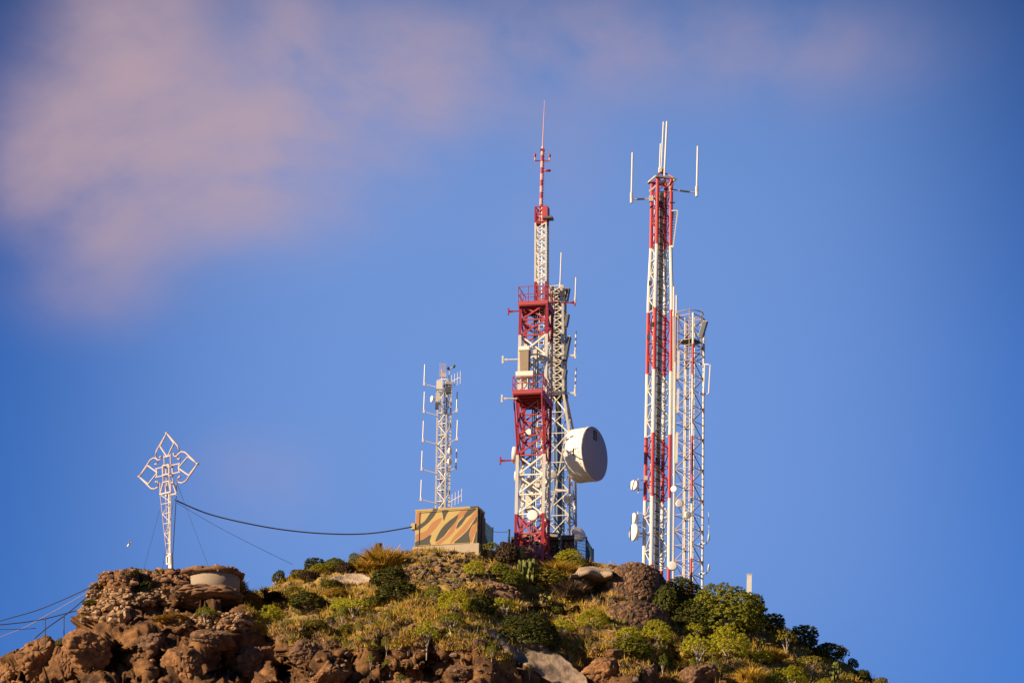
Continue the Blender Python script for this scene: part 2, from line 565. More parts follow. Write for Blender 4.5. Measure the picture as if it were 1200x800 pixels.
def dish(root, c, ax, r, depth=None, m='radome', name='dish_antenna', shroud=.35):
    """round microwave dish: shallow drum, domed cover, back bracket"""
    d = MB()
    ax = Vector(ax).normalized()
    t = r * shroud
    d.lathe(c, ax, [(-r * .62, r * .12), (-r * .5, r * .3), (-r * .25, r * .75), (-.02, r), (t, r), (t + .02, r * .97), (t + r * .06, r * .7), (t + r * .1, r * .3), (t + r * .11, 0)], m, 20)
    d.tube(Vector(c) - ax * r * .62, Vector(c) - ax * r * 1.0, r * .13, 'steel', 8)
    return d.build(name, root)

def whip(root, p, q, r, m='white', name='whip_antenna', r2=None, bands=None):
    d = MB()
    p, q = Vector(p), Vector(q)
    if bands:
        for k in range(bands):
            d.tube(p.lerp(q, k / bands), p.lerp(q, (k + 1) / bands), r, m if k % 2 else 'darkpanel', 8)
    else:
        d.tube(p, q, r, m, 8, r2)
    d.tube(p - (q - p).normalized() * .18, p + (q - p).normalized() * .22, r * 1.7, 'steel', 8)
    return d.build(name, root)

def panel(root, c, x, y, z, m='darkpanel', name='panel_antenna'):
    """sector panel: long shell with end caps and two brackets on the back"""
    d = MB()
    c, x, y, z = map(Vector, (c, x, y, z))
    d.cbox(c, x, y, z * .94, m)
    d.cbox(c + z * .485, x * .9, y * .8, z * .03, 'steel')
    d.cbox(c - z * .485, x * .9, y * .8, z * .03, 'steel')
    d.cbox(c - x * .56, x * .12, y * .72, z * .9, 'cream')
    for s in (-.3, .3):
        d.tube(c + z * s - x * .5, c + z * s - x * 1.3, .025, 'steel', 6)
    return d.build(name, root)

def tarm(root, p, q, m, plate=.55, r=.055):
    """horizontal arm with a short upright plate on its end"""
    d = MB()
    p, q = Vector(p), Vector(q)
    d.tube(p, q, r, m, 6)
    z = Vector((0, 0, 1))
    d.cbox(q, (q - p).normalized() * .12, (q - p).normalized().cross(z) * .14, z * plate, m)
    d.cbox(q - (q - p).normalized() * .2, (q - p).normalized() * .28, (q - p).normalized().cross(z) * .05, z * .16, m)
    return d.build('antenna_arm', root)

# --- main red and white tower
F1 = Frame((623, 652), (629, 345), 2.6, R(12.5))
H = F1.h
main = thing('lattice_tower', 'red and white lattice tower with two railed platforms and a tall whip', 'tower', F1.B)
B1 = [(H(606), 'crimson'), (H(537), 'white'), (H(466), 'crimson'), (H(397), 'white'), (H(300), 'crimson')]
def col1(h):
    for t, c in B1:
        if h < t:
            return c
    return 'crimson'
w1 = 2.0
lv = [-1.2, 0, H(629), H(606)] + [H(y) for y in (583, 560, 537, 514, 490, 466, 443, 420, 397, 379, 361)]
lattice(main, F1, lambda h: w1, lv, col1, .11, .055, 'X')
# heavier red base diagonals
d = MB()
for f in range(4):
    a, b_ = CORN[f], CORN[(f + 1) % 4]
    d.bar(F1.p(a[0] * .97, a[1] * .97, H(607)), F1.p(b_[0] * .97, b_[1] * .97, H(643)), .13, .13, 'crimson')
d.build('base_brace', main)
# cable ladder and ladder inside
d = MB()
for a in (-.25, -.1, .05):
    d.tube(F1.p(a, .5, -.5), F1.p(a, .5, H(362)), .045, 'dark', 6)
for k in range(48):
    h = H(362) * k / 48
    d.tube(F1.p(-.35, .53, h), F1.p(.15, .53, h), .018, 'steel', 4)
d.build('cable_ladder', main)
d = MB()
for a in (.35, .72):
    d.tube(F1.p(a, -.55, 0), F1.p(a, -.55, H(362)), .03, 'white', 5)
for k in range(90):
    h = H(362) * k / 90
    d.tube(F1.p(.35, -.55, h), F1.p(.72, -.55, h), .016, 'white', 4)
d.build('ladder', main)

def platform(root, F, a0, a1, b0, b1, h, floor, rail, rh=1.15, gap=None):
    """steel floor with edge beams and a railing of posts and three rails"""
    d = MB()
    d.box(F.p(a0, b0, h), F.x * (a1 - a0), F.y * (b1 - b0), F.axis * .07, floor)
    n = 5
    for k in range(n + 1):
        b_ = b0 + .05 + (b1 - b0 - .1) * k / n
        d.bar(F.p(a0, b_, h - .09), F.p(a1, b_, h - .09), .08, .16, floor)
    for a in (a0 + .05, a1 - .05):
        d.bar(F.p(a, b0, h - .18), F.p(a, b1, h - .18), .1, .2, rail)
    d.bar(F.p(a0, b0 - .03, h), F.p(a1, b0 - .03, h), .05, .22, rail)
    d.build('platform_floor', root)
    d = MB()
    cs = [(a0, b0), (a1, b0), (a1, b1), (a0, b1)]
    for k in range(4):
        p, q = cs[k], cs[(k + 1) % 4]
        nn = max(2, round(math.dist(p, q) / .75))
        for i in range(nn):
            a, b_ = p[0] + (q[0] - p[0]) * i / nn, p[1] + (q[1] - p[1]) * i / nn
            d.tube(F.p(a, b_, h + .07), F.p(a, b_, h + rh), .032, rail, 6)
        for z in (rh, rh * .55):
            d.tube(F.p(*p, h + z), F.p(*q, h + z), .03, rail, 6)
        d.bar(F.p(*p, h + .14), F.p(*q, h + .14), .02, .14, rail)
    d.build('railing', root)

hp1 = H(361.5)
platform(main, F1, -1.12, 1.12, -1.25, 1.2, hp1, 'crimson', 'crimson', 1.35)
hp2 = H(471)
platform(main, F1, -1.12, 1.12, -2.55, 1.3, hp2, 'crimson', 'crimson', 1.25)
d = MB()
for a in (-1.05, 1.05):
    d.tube(F1.p(a, -2.45, hp2 - .15), F1.p(a * .95, -1.0, hp2 - 4.2), .06, 'crimson', 6)
    d.tube(F1.p(a, -1.7, hp2 - .15), F1.p(a * .95, -1.0, hp2 - 2.1), .045, 'crimson', 6)
    d.tube(F1.p(a * .95, -1.7, hp2 - 2.2), F1.p(a * .95, -1.0, hp2 - 2.1), .04, 'crimson', 6)
d.build('platform_strut', main)
# horn reflector standing on the lower platform
d = MB()
c0 = F1.p(-.42, -1.6, hp2 + .07)
for a in (-.25, .25):
    for b_ in (-.2, .25):
        d.tube(c0 + F1.x * a + F1.y * b_, c0 + F1.x * a + F1.y * b_ + F1.axis * 1.3, .04, 'white', 6)
d.box(c0 + F1.axis * 1.3 - F1.x * .62 - F1.y * .4, F1.x * 1.3, F1.y * .8, F1.axis * .42, 'white')
z0 = c0 + F1.axis * 1.72
vs = [z0 + F1.x * a + F1.y * b_ for a, b_ in ((-.3, -.3), (.3, -.3), (.3, .3), (-.3, .3))]
z1 = c0 + F1.axis * 3.3
vs += [z1 + F1.x * a + F1.y * b_ for a, b_ in ((-.34, -.5), (.34, -.5), (.34, .3), (-.34, .3))]
d.add(vs, [[3, 2, 1, 0], [4, 5, 6, 7], [0, 1, 5, 4], [1, 2, 6, 5], [2, 3, 7, 6], [3, 0, 4, 7]], 'concrete')  # brown tone paints the shaded side of the white horn
d.box(z1 - F1.x * .40 - F1.y * .55, F1.x * .8, F1.y * .9, F1.axis * .3, 'white')
d.build('horn_antenna', main)
# upper mast
wm = 13.0 / PXM
F1m = Frame((634.5, 362), (634.5 + .4, 244), 2.6, R(12.5))
Hm = F1m.h
def colm(h):
    return 'crimson' if h < Hm(332) or h > Hm(263) else 'white'
lattice(main, F1m, lambda h: wm, [0] + [Hm(362 - (362 - 332) * k / 3) for k in (1, 2, 3)] + [Hm(332 - (332 - 263) * k / 9) for k in range(1, 10)] + [Hm(253), Hm(244)],
        colm, .065, .032, 'Z')
d = MB()
d.tube(F1m.p(.1, -.3, 0), F1m.p(.1, -.3, Hm(244)), .07, 'white', 8)
d.tube(F1m.p(-.15, -.38, 0), F1m.p(-.15, -.38, Hm(300)), .04, 'white', 6)
d.build('feeder_cable', main)
d = MB()
d.box(F1m.p(-.46, -.46, Hm(262)), F1m.x * .92, F1m.y * .92, F1m.axis * .06, 'crimson')
d.box(F1m.p(.12, -.5, Hm(258)), F1m.x * .42, F1m.y * .8, F1m.axis * .95, 'crimson')
d.box(F1m.p(.25, -.6, Hm(259)), F1m.x * .65, F1m.y * .7, F1m.axis * .16, 'darkpanel')
d.build('equipment_box', main)
d = MB()
pA, pB, pC = W(633.5, 262, 2.4), W(635.8, 175, 2.4), W(638.2, 118, 2.4)
def mid(y):
    return pA.lerp(pB, (262 - y) / (262 - 175))
for k in range(12):
    y0, y1 = 262 - 87 * k / 12, 262 - 87 * (k + 1) / 12
    d.tube(mid(y0), mid(y1), .13, 'rose' if k % 2 else 'crimson', 8)
for k in range(22):
    q = mid(255 - 78 * k / 22)
    d.tube(q - Vector((.0, 0, 0)), q + Vector((.2, -.05, 0)), .03, 'crimson', 5)
d.cbox(mid(176), (.34, 0, 0), (0, .34, 0), (0, 0, .14), 'crimson')
d.build('pole_mast', main)
d = MB()
q = mid(189)
for s in (-1, 1):
    e = q + Vector((s * .55, -.1, 0))
    d.tube(q, e, .045, 'crimson', 6)
    d.tube(e, e + Vector((0, 0, .28)), .05, 'rose', 6)
    d.lathe(e + Vector((0, 0, .28)), (0, 0, 1), [(0, .06), (.12, .1), (.24, .08), (.3, .02)], 'crimson', 8)
d.build('warning_lamp', main)
d = MB()
q = mid(200.5)
d.tube(q, q + Vector((.25, -.1, 0)), .04, 'crimson', 6)
d.lathe(q + Vector((.2, -.1, 0)), (1, 0, 0), [(0, .04), (.08, .1), (.4, .11), (.47, .03)], 'crimson', 8)
d.build('spotlight', main)
whip(main, pB, pC, .05, 'rose', r2=.018)
# arms
def P1(px, py, Y=2.2):
    return W(px, py, Y)
tarm(main, P1(611, 364), P1(596, 365), 'crimson', .5)
tarm(main, P1(612, 421), P1(589, 421.5), 'white', .6, .06)
tarm(main, P1(606, 467, 0.2), P1(588, 467, 0.2), 'white', .6, .06)
tarm(main, P1(608, 539), P1(586.5, 539.5), 'crimson', .6, .06)
for y, x0, wy, c, bands in ((354.5, 643, 325, 'crimson', 0), (416.5, 641, 388, 'white', 7), (460.5, 645, 431, 'white', 7)):
    tarm(main, P1(x0, y), P1(674, y), c, .5, .05)
    whip(main, P1(674, y - 2), P1(675, wy), .05, 'white', bands=bands)
# dishes
for px, py, Y, ax_, r in ((604.5, 533, 3.2, (-.9, .1, .05), .62), (606.5, 558, 3.4, (-.9, .2, .05), .42), (624.5, 604, 1.6, (-.15, -1, 0), .40),
                          (631, 503, 2.6, (.5, -1, 0), .34), (619, 507, 2.7, (-.3, -1, 0), .3), (627, 578, 3, (.6, -1, 0), .32)):
    dish(main, W(px, py, Y), ax_, r)
d = MB()
d.box(F1.p(-.55, -.3, H(572)), F1.x * 1.1, F1.y * .5, F1.axis * .7, 'cream')
d.build('equipment_box', main)
d = MB()
d.box(F1.p(-.6, .2, H(598)), F1.x * .5, F1.y * .4, F1.axis * 1.6, 'cream')
d.build('equipment_box', main)
d = MB()
d.box(F1.p(-.2, .1, H(420)), F1.x * .9, F1.y * .4, F1.axis * .8, 'cream')
d.build('equipment_box', main)

# --- pale tower behind it, which carries the big drum dish
F2 = Frame((655, 640), (653.5, 345), 10.0, R(14))
H2 = F2.h
tower2 = thing('lattice_tower', 'narrow cream lattice tower with splayed base, behind the red and white platform tower', 'tower', F2.B)
hs0, hs1 = H2(512), H2(462)
def wd2(h):
    return 2.15 if h < hs0 else (1.0 if h > hs1 else 2.15 + (1.0 - 2.15) * (h - hs0) / (hs1 - hs0))
lv = [-3.2, 0] + [H2(y) for y in (608, 580, 546, 512, 486, 462)] + [H2(462 - k * (462 - 337) / 14) for k in range(1, 15)]
lattice(tower2, F2, wd2, lv, lambda h: 'cream', .08, .034, 'X')
d = MB()
for a in (-.32, -.12, .1, .3):
    d.tube(F2.p(a, .1, 0), F2.p(a, .1, H2(500)), .13, 'blueduct', 8)
d.build('cable_duct', tower2)
d = MB()
for a in (-.18, -.04, .1):
    d.tube(F2.p(a, .2, H2(500)), F2.p(a, .2, H2(337)), .085, 'dark', 6)
for k in range(40):
    h = H2(480) + (H2(340) - H2(480)) * k / 40
    d.tube(F2.p(-.3, .22, h), F2.p(.3, .22, h), .02, 'cream', 4)
d.build('cable_ladder', tower2)
d = MB()
d.cbox(F2.p(0, 0, H2(463)), F2.x * 1.25, F2.y * 1.25, F2.axis * .3, 'darkpanel')
d.build('collar', tower2)
for py, hh, dx in ((348, 1.05, .85), (378, 1.0, .8), (412, 2.1, .8), (441, .8, .62)):
    c = F2.p(dx, -.35, H2(py))
    panel(tower2, c, F2.x * .2, F2.y * .5, Vector((.16, 0, 1)) * hh)
for px, py, Y in ((646, 340, 8.9), (659, 342, 9.3), (650, 420, 8.9), (648, 390, 8.9)):
    d = MB()
    c = W(px, py, Y)
    d.cbox(c, (.42, 0, 0), (0, .35, 0), (.05, 0, .6), 'cream')
    d.cbox(c + Vector((.1, -.2, .1)), (.2, 0, 0), (0, .06, 0), (0, 0, .3), 'darkpanel')
    d.build('radio_unit', tower2)
whip(tower2, W(656.3, 335, 9.5), W(657.8, 296, 9.5), .05, 'white')
# drum dish
DA = Vector((math.sin(R(60)), -math.cos(R(60)), 0))
DC = W(697, 531.5, 8.5)
d = MB()
d.lathe(DC, DA, [(-1.65, 1.3), (-1.63, 1.95), (-1.58, 2.03), (-1.5, 2.05), (-.1, 2.05), (-.02, 2.05), (0, 2.03)], 'radome', 56)
for k in range(44):
    t = 2 * PI * k / 44
    u, w_ = basis(DA)
    d.tube(DC - DA * .28 + (u * math.cos(t) + w_ * math.sin(t)) * 2.03, DC - DA * .28 + (u * math.cos(t) + w_ * math.sin(t)) * 2.1, .035, 'cream', 5)
d.lathe(DC - DA * .16, DA, [(0, 2.045), (.01, 2.075), (.14, 2.075), (.15, 2.045)], 'radome', 56)
drum = d.build('drum_dish', tower2)
d = MB()
d.lathe(DC, DA, [(.004, 2.03), (.02, 2.0), (.03, 0)], 'radomeface', 56)
face = d.build('dish_cover', drum)
d = MB()
fu = Vector((DA.y, -DA.x, 0)) * -1           # to the right across the face
fu = Vector((-DA.y, DA.x, 0))
lc = DC + DA * .035 + Vector((0, 0, 1.42)) + fu * -.02
d.cbox(lc, fu * .55, DA * .01, Vector((0, 0, .74)), 'camodark_and_shade')
for k, s in enumerate((-.22, -.02, .18)):
    d.cbox(lc + DA * .012 + Vector((0, 0, s)) + fu * (.04 * (k - 1)), fu * .3, DA * .006, Vector((0, 0, .05)), 'radomeface')
d.build('label_plate', drum)
d = MB()
u, w_ = basis(DA)
bc = DC - DA * 1.6
for a, b_, tgt in ((-.6, 1.2, (.95, -1, H2(514))), (-.6, -1.0, (.95, -1, H2(556))), (.8, .9, (.95, 1, H2(514))), (.8, -.9, (.95, 1, H2(556)))):
    d.bar(bc + fu * a + Vector((0, 0, b_)), F2.p(*tgt), .13, .13, 'cream')
d.bar(bc + fu * -.6 + Vector((0, 0, 1.3)), bc + fu * -.6 + Vector((0, 0, -1.3)), .16, .16, 'cream')
d.bar(bc + fu * .7 + Vector((0, 0, 1.3)), bc + fu * .7 + Vector((0, 0, -1.3)), .16, .16, 'cream')
d.build('mounting_frame', drum)
d = MB()
d.tube(W(660, 529, 8.7), W(672, 529, 4.6), .045, 'darkpanel', 6)
d.tube(W(672, 525, 4.6), W(672, 533.5, 4.6), .05, 'darkpanel', 6)
d.build('antenna_arm', tower2)
d = MB()
for a, b0, b1 in ((-1, 640, 580), (1, 580, 640)):
    d.bar(F2.p(a, -1.05, H2(b0)), F2.p(0, -1.05, H2(578)), .15, .12, 'cream')
    d.bar(F2.p(a * -1, 1.05, H2(b0)), F2.p(0, 1.05, H2(578)), .12, .12, 'cream')
d.bar(F2.p(0, -1.05, H2(578)), F2.p(.8, -1.0, H2(512)), .11, .1, 'cream')
d.build('base_brace', tower2)
for px, py, ax_, r in ((663.5, 585, (.5, -.8, 0), .3), (669, 582, (1, -.3, 0), .28), (648, 556, (.3, -1, 0), .3)):
    dish(tower2, W(px, py, 8.6), ax_, r)
d = MB()
for k in range(9):
    t = (k - 4) / 4
    pass
pts = [W(672 + 2.2 * (1 - (t / 6) ** 2), 596 + t, 8.6) for t in range(-6, 7)]
d.line(pts, .09, 'radome', 6)
d.tube(W(670, 596, 8.8), W(674, 596, 8.6), .05, 'steel', 6)
d.build('curved_reflector', tower2)
dish_low = dish(tower2, W(677.5, 626, 7.9), (.45, -.85, .35), .62, name='white_dish', shroud=.12)
d = MB()
d.tube(W(672, 620, 9.1), W(675, 627, 8.3), .06, 'cream', 6)
d.build('dish_bracket', tower2)

# --- tall red and white tower on the right
F3 = Frame((769, 676), (775.5, 212), 4.5, R(-20))
H3 = F3.h
tower3 = thing('lattice_tower', 'tall slim red and white banded lattice tower with whip antennas fanned at its top', 'tower', F3.B)
BD = [(H3(665), 'red'), (H3(585), 'white'), (H3(511), 'red'), (H3(437), 'white'), (H3(365), 'red'), (H3(290), 'white')]
def banded(bands, last='red'):
    prev = []
    def f(h):
        # bands: below 665 red, then white up to 585, red up to 511 ...
        out = 'red'
        for t, c in bands:
            if h > t:
                out = 'white' if c == 'red' else 'red'
        return out
    return f
col3 = banded(BD)
hb = H3(345)
def wd3(h):
    return 1.40 - .08 * h / H3(345) if h < hb else max(1.12, 1.32 - .20 * (h - hb) / (H3(290) - hb))
lv = [-1.5, H3(665)]
for y0, y1, n in ((665, 585, 4), (585, 511, 4), (511, 437, 4), (437, 365, 4), (365, 290, 5), (290, 212, 5)):
    lv += [H3(y0 + (y1 - y0) * k / n) for k in range(1, n + 1)]
def brace3(h):
    return col3(h)
lattice(tower3, F3, wd3, lv, col3, .14, .032, 'Z', square=False, bracecol=brace3)
d = MB()
for a in (-.05, .06, .17):
    d.tube(F3.p(a, .15, -1), F3.p(a, .15, H3(225)), .085, 'dark', 7)
for k in range(85):
    h = H3(225) * k / 85
    d.tube(F3.p(-.16, .1, h), F3.p(.3, .1, h), .022, 'steel', 4)
d.build('cable_ladder', tower3)
d = MB()
for a in (-.42, -.2):
    d.tube(F3.p(a, .35, -1), F3.p(a, .35, H3(225)), .03, 'steel', 5)
for k in range(110):
    h = H3(225) * k / 110
    d.tube(F3.p(-.42, .35, h), F3.p(-.2, .35, h), .018, 'steel', 4)
d.build('ladder', tower3)
d = MB()
for f in range(4):
    h0 = H3(212)
    a = CORN[f]
    d.tube(F3.p(a[0] * .75, a[1] * .75, h0 + .05), F3.p(0, 0, H3(201)), .05, 'red', 6)
    b_ = CORN[(f + 1) % 4]
    d.bar(F3.p(a[0] * .82, a[1] * .82, h0), F3.p(b_[0] * .82, b_[1] * .82, h0), .1, .12, 'cream' if f != 2 else 'red')
d.cbox(F3.p(0, 0, H3(201)), (.3, 0, 0), (0, .3, 0), (0, 0, .3), 'red')
d.bar(W(761, 224, 3.8), W(778, 211, 3.9), .16, .12, 'white')
d.build('top_frame', tower3)
Y3 = 4.2
for (x0, y0), (x1, y1), r in (((774.8, 199), (777.6, 143), .06), ((778.3, 212), (781.6, 142.5), .075), ((773, 200), (774.2, 168.5), .06)):
    whip(tower3, W(x0, y0, Y3), W(x1, y1, Y3), r)
for (x0, y0), (x1, y1), yt in (((763, 233), (740, 233.5), 179), ((786, 222), (816.5, 226), 171.5)):
    d = MB()
    p, q = W(x0, y0, Y3), W(x1, y1, Y3)
    d.tube(p, q, .05, 'rosesteel', 6)
    m0 = p.lerp(q, .35)
    d.tube(m0, p.lerp(q, .72), .075, 'darkpanel', 6)
    d.cbox(p, (.3, 0, 0), (0, .3, 0), (0, 0, .45), 'cream')
    d.tube(q + Vector((0, 0, -.3)), q + Vector((0, 0, .45)), .11, 'white', 8)
    d.build('antenna_arm', tower3)
    whip(tower3, q + Vector((0, 0, .3)), W(x1 + 1.2, yt, Y3), .07)
d = MB()
d.tube(W(786, 222, 4.0), W(788.5, 215, 4.0), .08, 'red', 6)
d.build('antenna_stub', tower3)
d = MB()
d.tube(W(785, 237, 4), W(791, 237.5, 4), .06, 'darkpanel', 6)
d.build('antenna_stub', tower3)
# slanting grid panel on the right side near the top
d = MB()
pa, pb = W(794, 247, 3.9), W(788.5, 290, 3.9)
pc, pd = pa - Vector((.12, -.3, -.02)), pb - Vector((.12, -.3, -.02))
for o in (Vector((0, 0, 0)), Vector((-.3, .35, 0))):
    d.bar(pa + o, pb + o, .09, .09, 'steel')
for k in range(14):
    q = pa.lerp(pb, k / 13)
    d.tube(q, q + Vector((-.3, .35, 0)), .03, 'darkpanel', 5)
d.tube(W(787, 247, 4), pa, .05, 'white', 6)
d.tube(W(787, 288, 4), pb, .05, 'white', 6)
d.build('grid_panel', tower3)
for px, y0, y1 in ((789.5, 368, 336), (792.5, 370, 346)):
    whip(tower3, W(px, y0, 4.0), W(px + .3, y1, 4.0), .06, 'white')
d = MB()
d.tube(W(789, 370, 4.0), W(789.5, 560, 4.0), .05, 'white', 6)
for y in (372, 430, 500, 556):
    d.tube(W(784, y, 4.2), W(789, y, 4.0), .035, 'steel', 5)
d.build('side_pipe', tower3)
for px, py, ax_, r, sh in ((744, 568.5, (-.7, -.7, 0), .38, .4), (743.5, 607, (-1, -.35, 0), .40, .2), (743.5, 623.5, (-1, -.45, 0), .64, .2)):
    dish(tower3, W(px, py, 4.6), ax_, r, shroud=sh)
    d = MB()
    d.tube(W(px + 4, py - 8, 4.6), W(px + 4, py + 9, 4.6), .045, 'white', 6)
    d.tube(W(px + 4, py + 5, 4.6), W(755, py + 5, 4.6), .04, 'steel', 6)
    d.tube(W(px + 4, py - 6, 4.6), W(755, py - 6, 4.6), .03, 'steel', 6)
    d.build('dish_bracket', tower3)
d = MB()
for px, py in ((757, 560), (762, 575), (764, 380), (760, 395), (763, 360), (762, 332)):
    c = W(px, py, 3.6)
    d = MB()
    d.cbox(c, (.22, 0, 0), (0, .2, 0), (0, 0, .34), 'cream' if py > 500 else 'darkpanel')
    d.build('junction_box', tower3)

# --- lower tower beside it
Y4 = 2.2
F4 = Frame((806, 690), (808.5, 370), Y4, R(35))
H4 = F4.h
tower4 = thing('lattice_tower', 'shorter open lattice tower with hoop top, standing close beside the tall banded tower', 'tower', F4.B)
def c4l(h):
    return 'cream' if h < H4(430) else 'rustysteel'
col4 = lambda h: 'rustysteel'
stripe = banded([(H4(655), 'red'), (H4(585), 'white'), (H4(520), 'red'), (H4(440), 'white'), (H4(400), 'red')])
lv = [-1.5, 0] + [H4(676 - k * (676 - 372) / 17) for k in range(0, 18)]
lattice(tower4, F4, lambda h: 1.52, lv, c4l, .085, .024, 'Z', square=False, bracecol=col4, leg_cols={1: stripe, 2: lambda h: 'steel'})
d = MB()
for s, ph in ((H4(368), 0), (H4(384), .3), (H4(400), .6), (H4(418), 0)):
    pts = [F4.p(1.0 * math.cos(t), 1.0 * math.sin(t), s) for t in np.linspace(0, 2 * PI, 25)]
    if s in (H4(368), H4(418)):
        d.line(pts, .035, 'rustysteel', 6)
for t in np.linspace(0, 2 * PI, 7)[:-1]:
    d.tube(F4.p(1.0 * math.cos(t), 1.0 * math.sin(t), H4(418)), F4.p(1.0 * math.cos(t), 1.0 * math.sin(t), H4(366)), .03, 'rustysteel', 5)
d.build('hoop_cage', tower4)
d = MB()
d.box(F4.p(-.7, -.7, H4(401)), F4.x * 1.4, F4.y * 1.4, F4.axis * .05, 'darkpanel')
d.build('platform_floor', tower4)
d = MB()
for a, b_ in ((-.3, -.2), (.0, .1), (.3, .2)):
    d.tube(F4.p(a, b_, -1), F4.p(a, b_, H4(372)), .045, 'white', 6)
d.build('feeder_cable', tower4)
panel(tower4, W(824, 386, Y4 - 1.1), (.3, -.1, 0), (.12, .35, 0), Vector((.35, 0, 1.25)))
d = MB()
for (x0, x1) in ((824.5, 826), (830.5, 832.5)):
    d.tube(W(x0, 461, Y4 - 1.1), W(x1, 427, Y4 - 1.1), .05, 'white', 6)
for y in (427, 461.5):
    d.tube(W(819, y - 1, Y4 - .5), W(831 if y < 440 else 829.5, y, Y4 - 1.1), .045, 'steel', 6)
d.build('loop_antenna', tower4)
for py in (637, 672):
    d = MB()
    pts = [W(818, py + .5, Y4 - .5), W(824, py, Y4 - .7), W(828, py - 1, Y4 - .8), W(830.3, py - 4, Y4 - .8), W(830.8, py - 11, Y4 - .8)]
    d.line(pts, .07, 'white', 7)
    d.build('bent_arm', tower4)
d = MB()
d.tube(W(830.8, 626, Y4 - .8), W(830.4, 600, Y4 - .8), .018, 'steel', 5)
d.build('thin_rod', tower4)
panel(tower4, W(795, 428, Y4 - 1.9), (.14, 0, 0), (0, .3, 0), Vector((.03, 0, 2.2)), 'white')
panel(tower4, W(794.5, 470, Y4 - 1.9), (.14, 0, 0), (0, .3, 0), Vector((.05, 0, 1.9)), 'white')
panel(tower4, W(793, 525, Y4 - 1.9), (.16, 0, 0), (0, .3, 0), Vector((.05, 0, 2.4)), 'white')
for px, py, ax_, r in ((788, 663, (.1, -1, .1), .34), (796, 590, (.2, -1, 0), .28), (790, 573, (-.4, -1, 0), .24), (806, 603, (.4, -1, 0), .26)):
    dish(tower4, W(px, py, Y4 - 1.9), ax_, r)

# --- small antenna mast behind the hut
F5 = Frame((517.5, 640), (521, 445), 3.0, R(24))
H5 = F5.h
mast = thing('lattice_mast', 'slim pale lattice mast rising behind the camouflaged hut with rows of dipoles', 'mast', F5.B)
lv = [0] + [H5(640 - k * (640 - 446) / 15) for k in range(1, 16)]
lattice(mast, F5, lambda h: .74, lv, lambda h: 'cream', .055, .022, 'Z', bracecol=lambda h: 'steel')
d = MB()
d.tube(F5.p(.1, .2, 0), F5.p(.1, .2, H5(450)), .07, 'darkpanel', 7)
d.tube(F5.p(-.1, .2, 0), F5.p(-.1, .2, H5(450)), .05, 'darkpanel', 7)
d.build('feeder_cable', mast)
def dipole(x0, y0, x1, y1, yt, Y=2.6):
    d = MB()
    p, q = W(x0, y0, Y), W(x1, y1, Y)
    d.tube(p, q, .035, 'steel', 6)
    d.cbox(q, (.14, 0, 0), (0, .14, 0), (0, 0, .26), 'white')
    d.tube(q, W(x1 + .9, yt, Y), .042, 'white', 7)
    d.build('dipole_antenna', mast)
for x0, y0, x1, y1, yt in ((512, 453.5, 497, 450, 427), (512, 486.5, 496.6, 482, 459), (511.5, 520, 495.5, 516, 493), (510, 554, 494, 549.5, 528), (510, 589, 493, 585, 562)):
    dipole(x0, y0, x1, y1, yt)
for x0, y0, x1, y1, yt in ((525, 487, 535, 481, 459), (525, 520, 535.3, 514, 492), (524, 552.5, 534.3, 548, 526)):
    dipole(x0, y0, x1, y1, yt)
def yagi(p, q, el):
    d = MB()
    p, q = Vector(p), Vector(q)
    d.tube(p, q, .03, 'steel', 6)
    for k in range(4):
        c = p.lerp(q, .3 + .7 * k / 3)
        d.tube(c + Vector((0, 0, -el)), c + Vector((0, 0, el)), .022, 'steel', 5)
    d.build('yagi_antenna', mast)
yagi(W(525, 449, 2.6), W(539.5, 442, 2.2), .5)
yagi(W(525, 589, 2.6), W(541, 580, 2.2), .5)
d = MB()
d.tube(F5.p(-.2, 0, H5(452)), F5.p(-.25, 0, H5(432)), .035, 'steel', 6)
c = W(518.5, 432, 2.8)
for k in range(6):
    d.tube(c + Vector((-.22 + .09 * k, 0, -.6)), c + Vector((-.22 + .09 * k, 0, .42)), .016, 'rosesteel', 4)
for k in range(7):
    d.tube(c + Vector((-.24, 0, -.6 + .17 * k)), c + Vector((.25, 0, -.6 + .17 * k)), .016, 'rosesteel', 4)
d.cbox(c + Vector((.1, -.05, -.5)), (.4, 0, 0), (0, .08, 0), (0, 0, .3), 'rosesteel')
d.build('grid_reflector', mast)
d = MB()
d.tube(F5.p(.3, 0, H5(450)), F5.p(.42, 0, H5(433)), .03, 'steel', 6)
c = W(528.5, 431, 2.8)
d.tube(c + Vector((-.2, 0, -.05)), c + Vector((.2, 0, .1)), .03, 'white', 6)
for s in (-.2, .2):
    d.lathe(c + Vector((s, 0, s * .4)), (s, -.5, .3), [(-.08, .06), (0, .1), (.14, .1), (.2, .04)], 'darkpanel', 8)
d.build('security_camera', mast)
d = MB()
d.cbox(W(515, 451.5, 2.3), (.45, 0, 0), (0, .35, 0), (0, 0, .65), 'white')
d.cbox(W(525.5, 449, 2.3), (.5, .1, 0), (-.1, .35, 0), (.06, 0, .22), 'cream')
d.cbox(W(525.5, 457, 2.3), (.4, 0, 0), (0, .35, 0), (0, 0, .5), 'darkpanel')
d.cbox(W(513, 466, 2.2), (.3, 0, 0), (0, .3, 0), (0, 0, .7), 'cream')
d.cbox(W(512, 476, 2.2), (.25, 0, 0), (0, .3, 0), (0, 0, .4), 'darkpanel')
d.build('equipment_box', mast)
for px, py, ax_, r in ((507, 467.5, (-.9, -.4, 0), .24), (527, 528.5, (.9, -.4, 0), .26), (526.5, 541, (.9, -.5, 0), .25), (523, 556, (.3, -1, 0), .16)):
    dish(mast, W(px, py, 2.3), ax_, r)

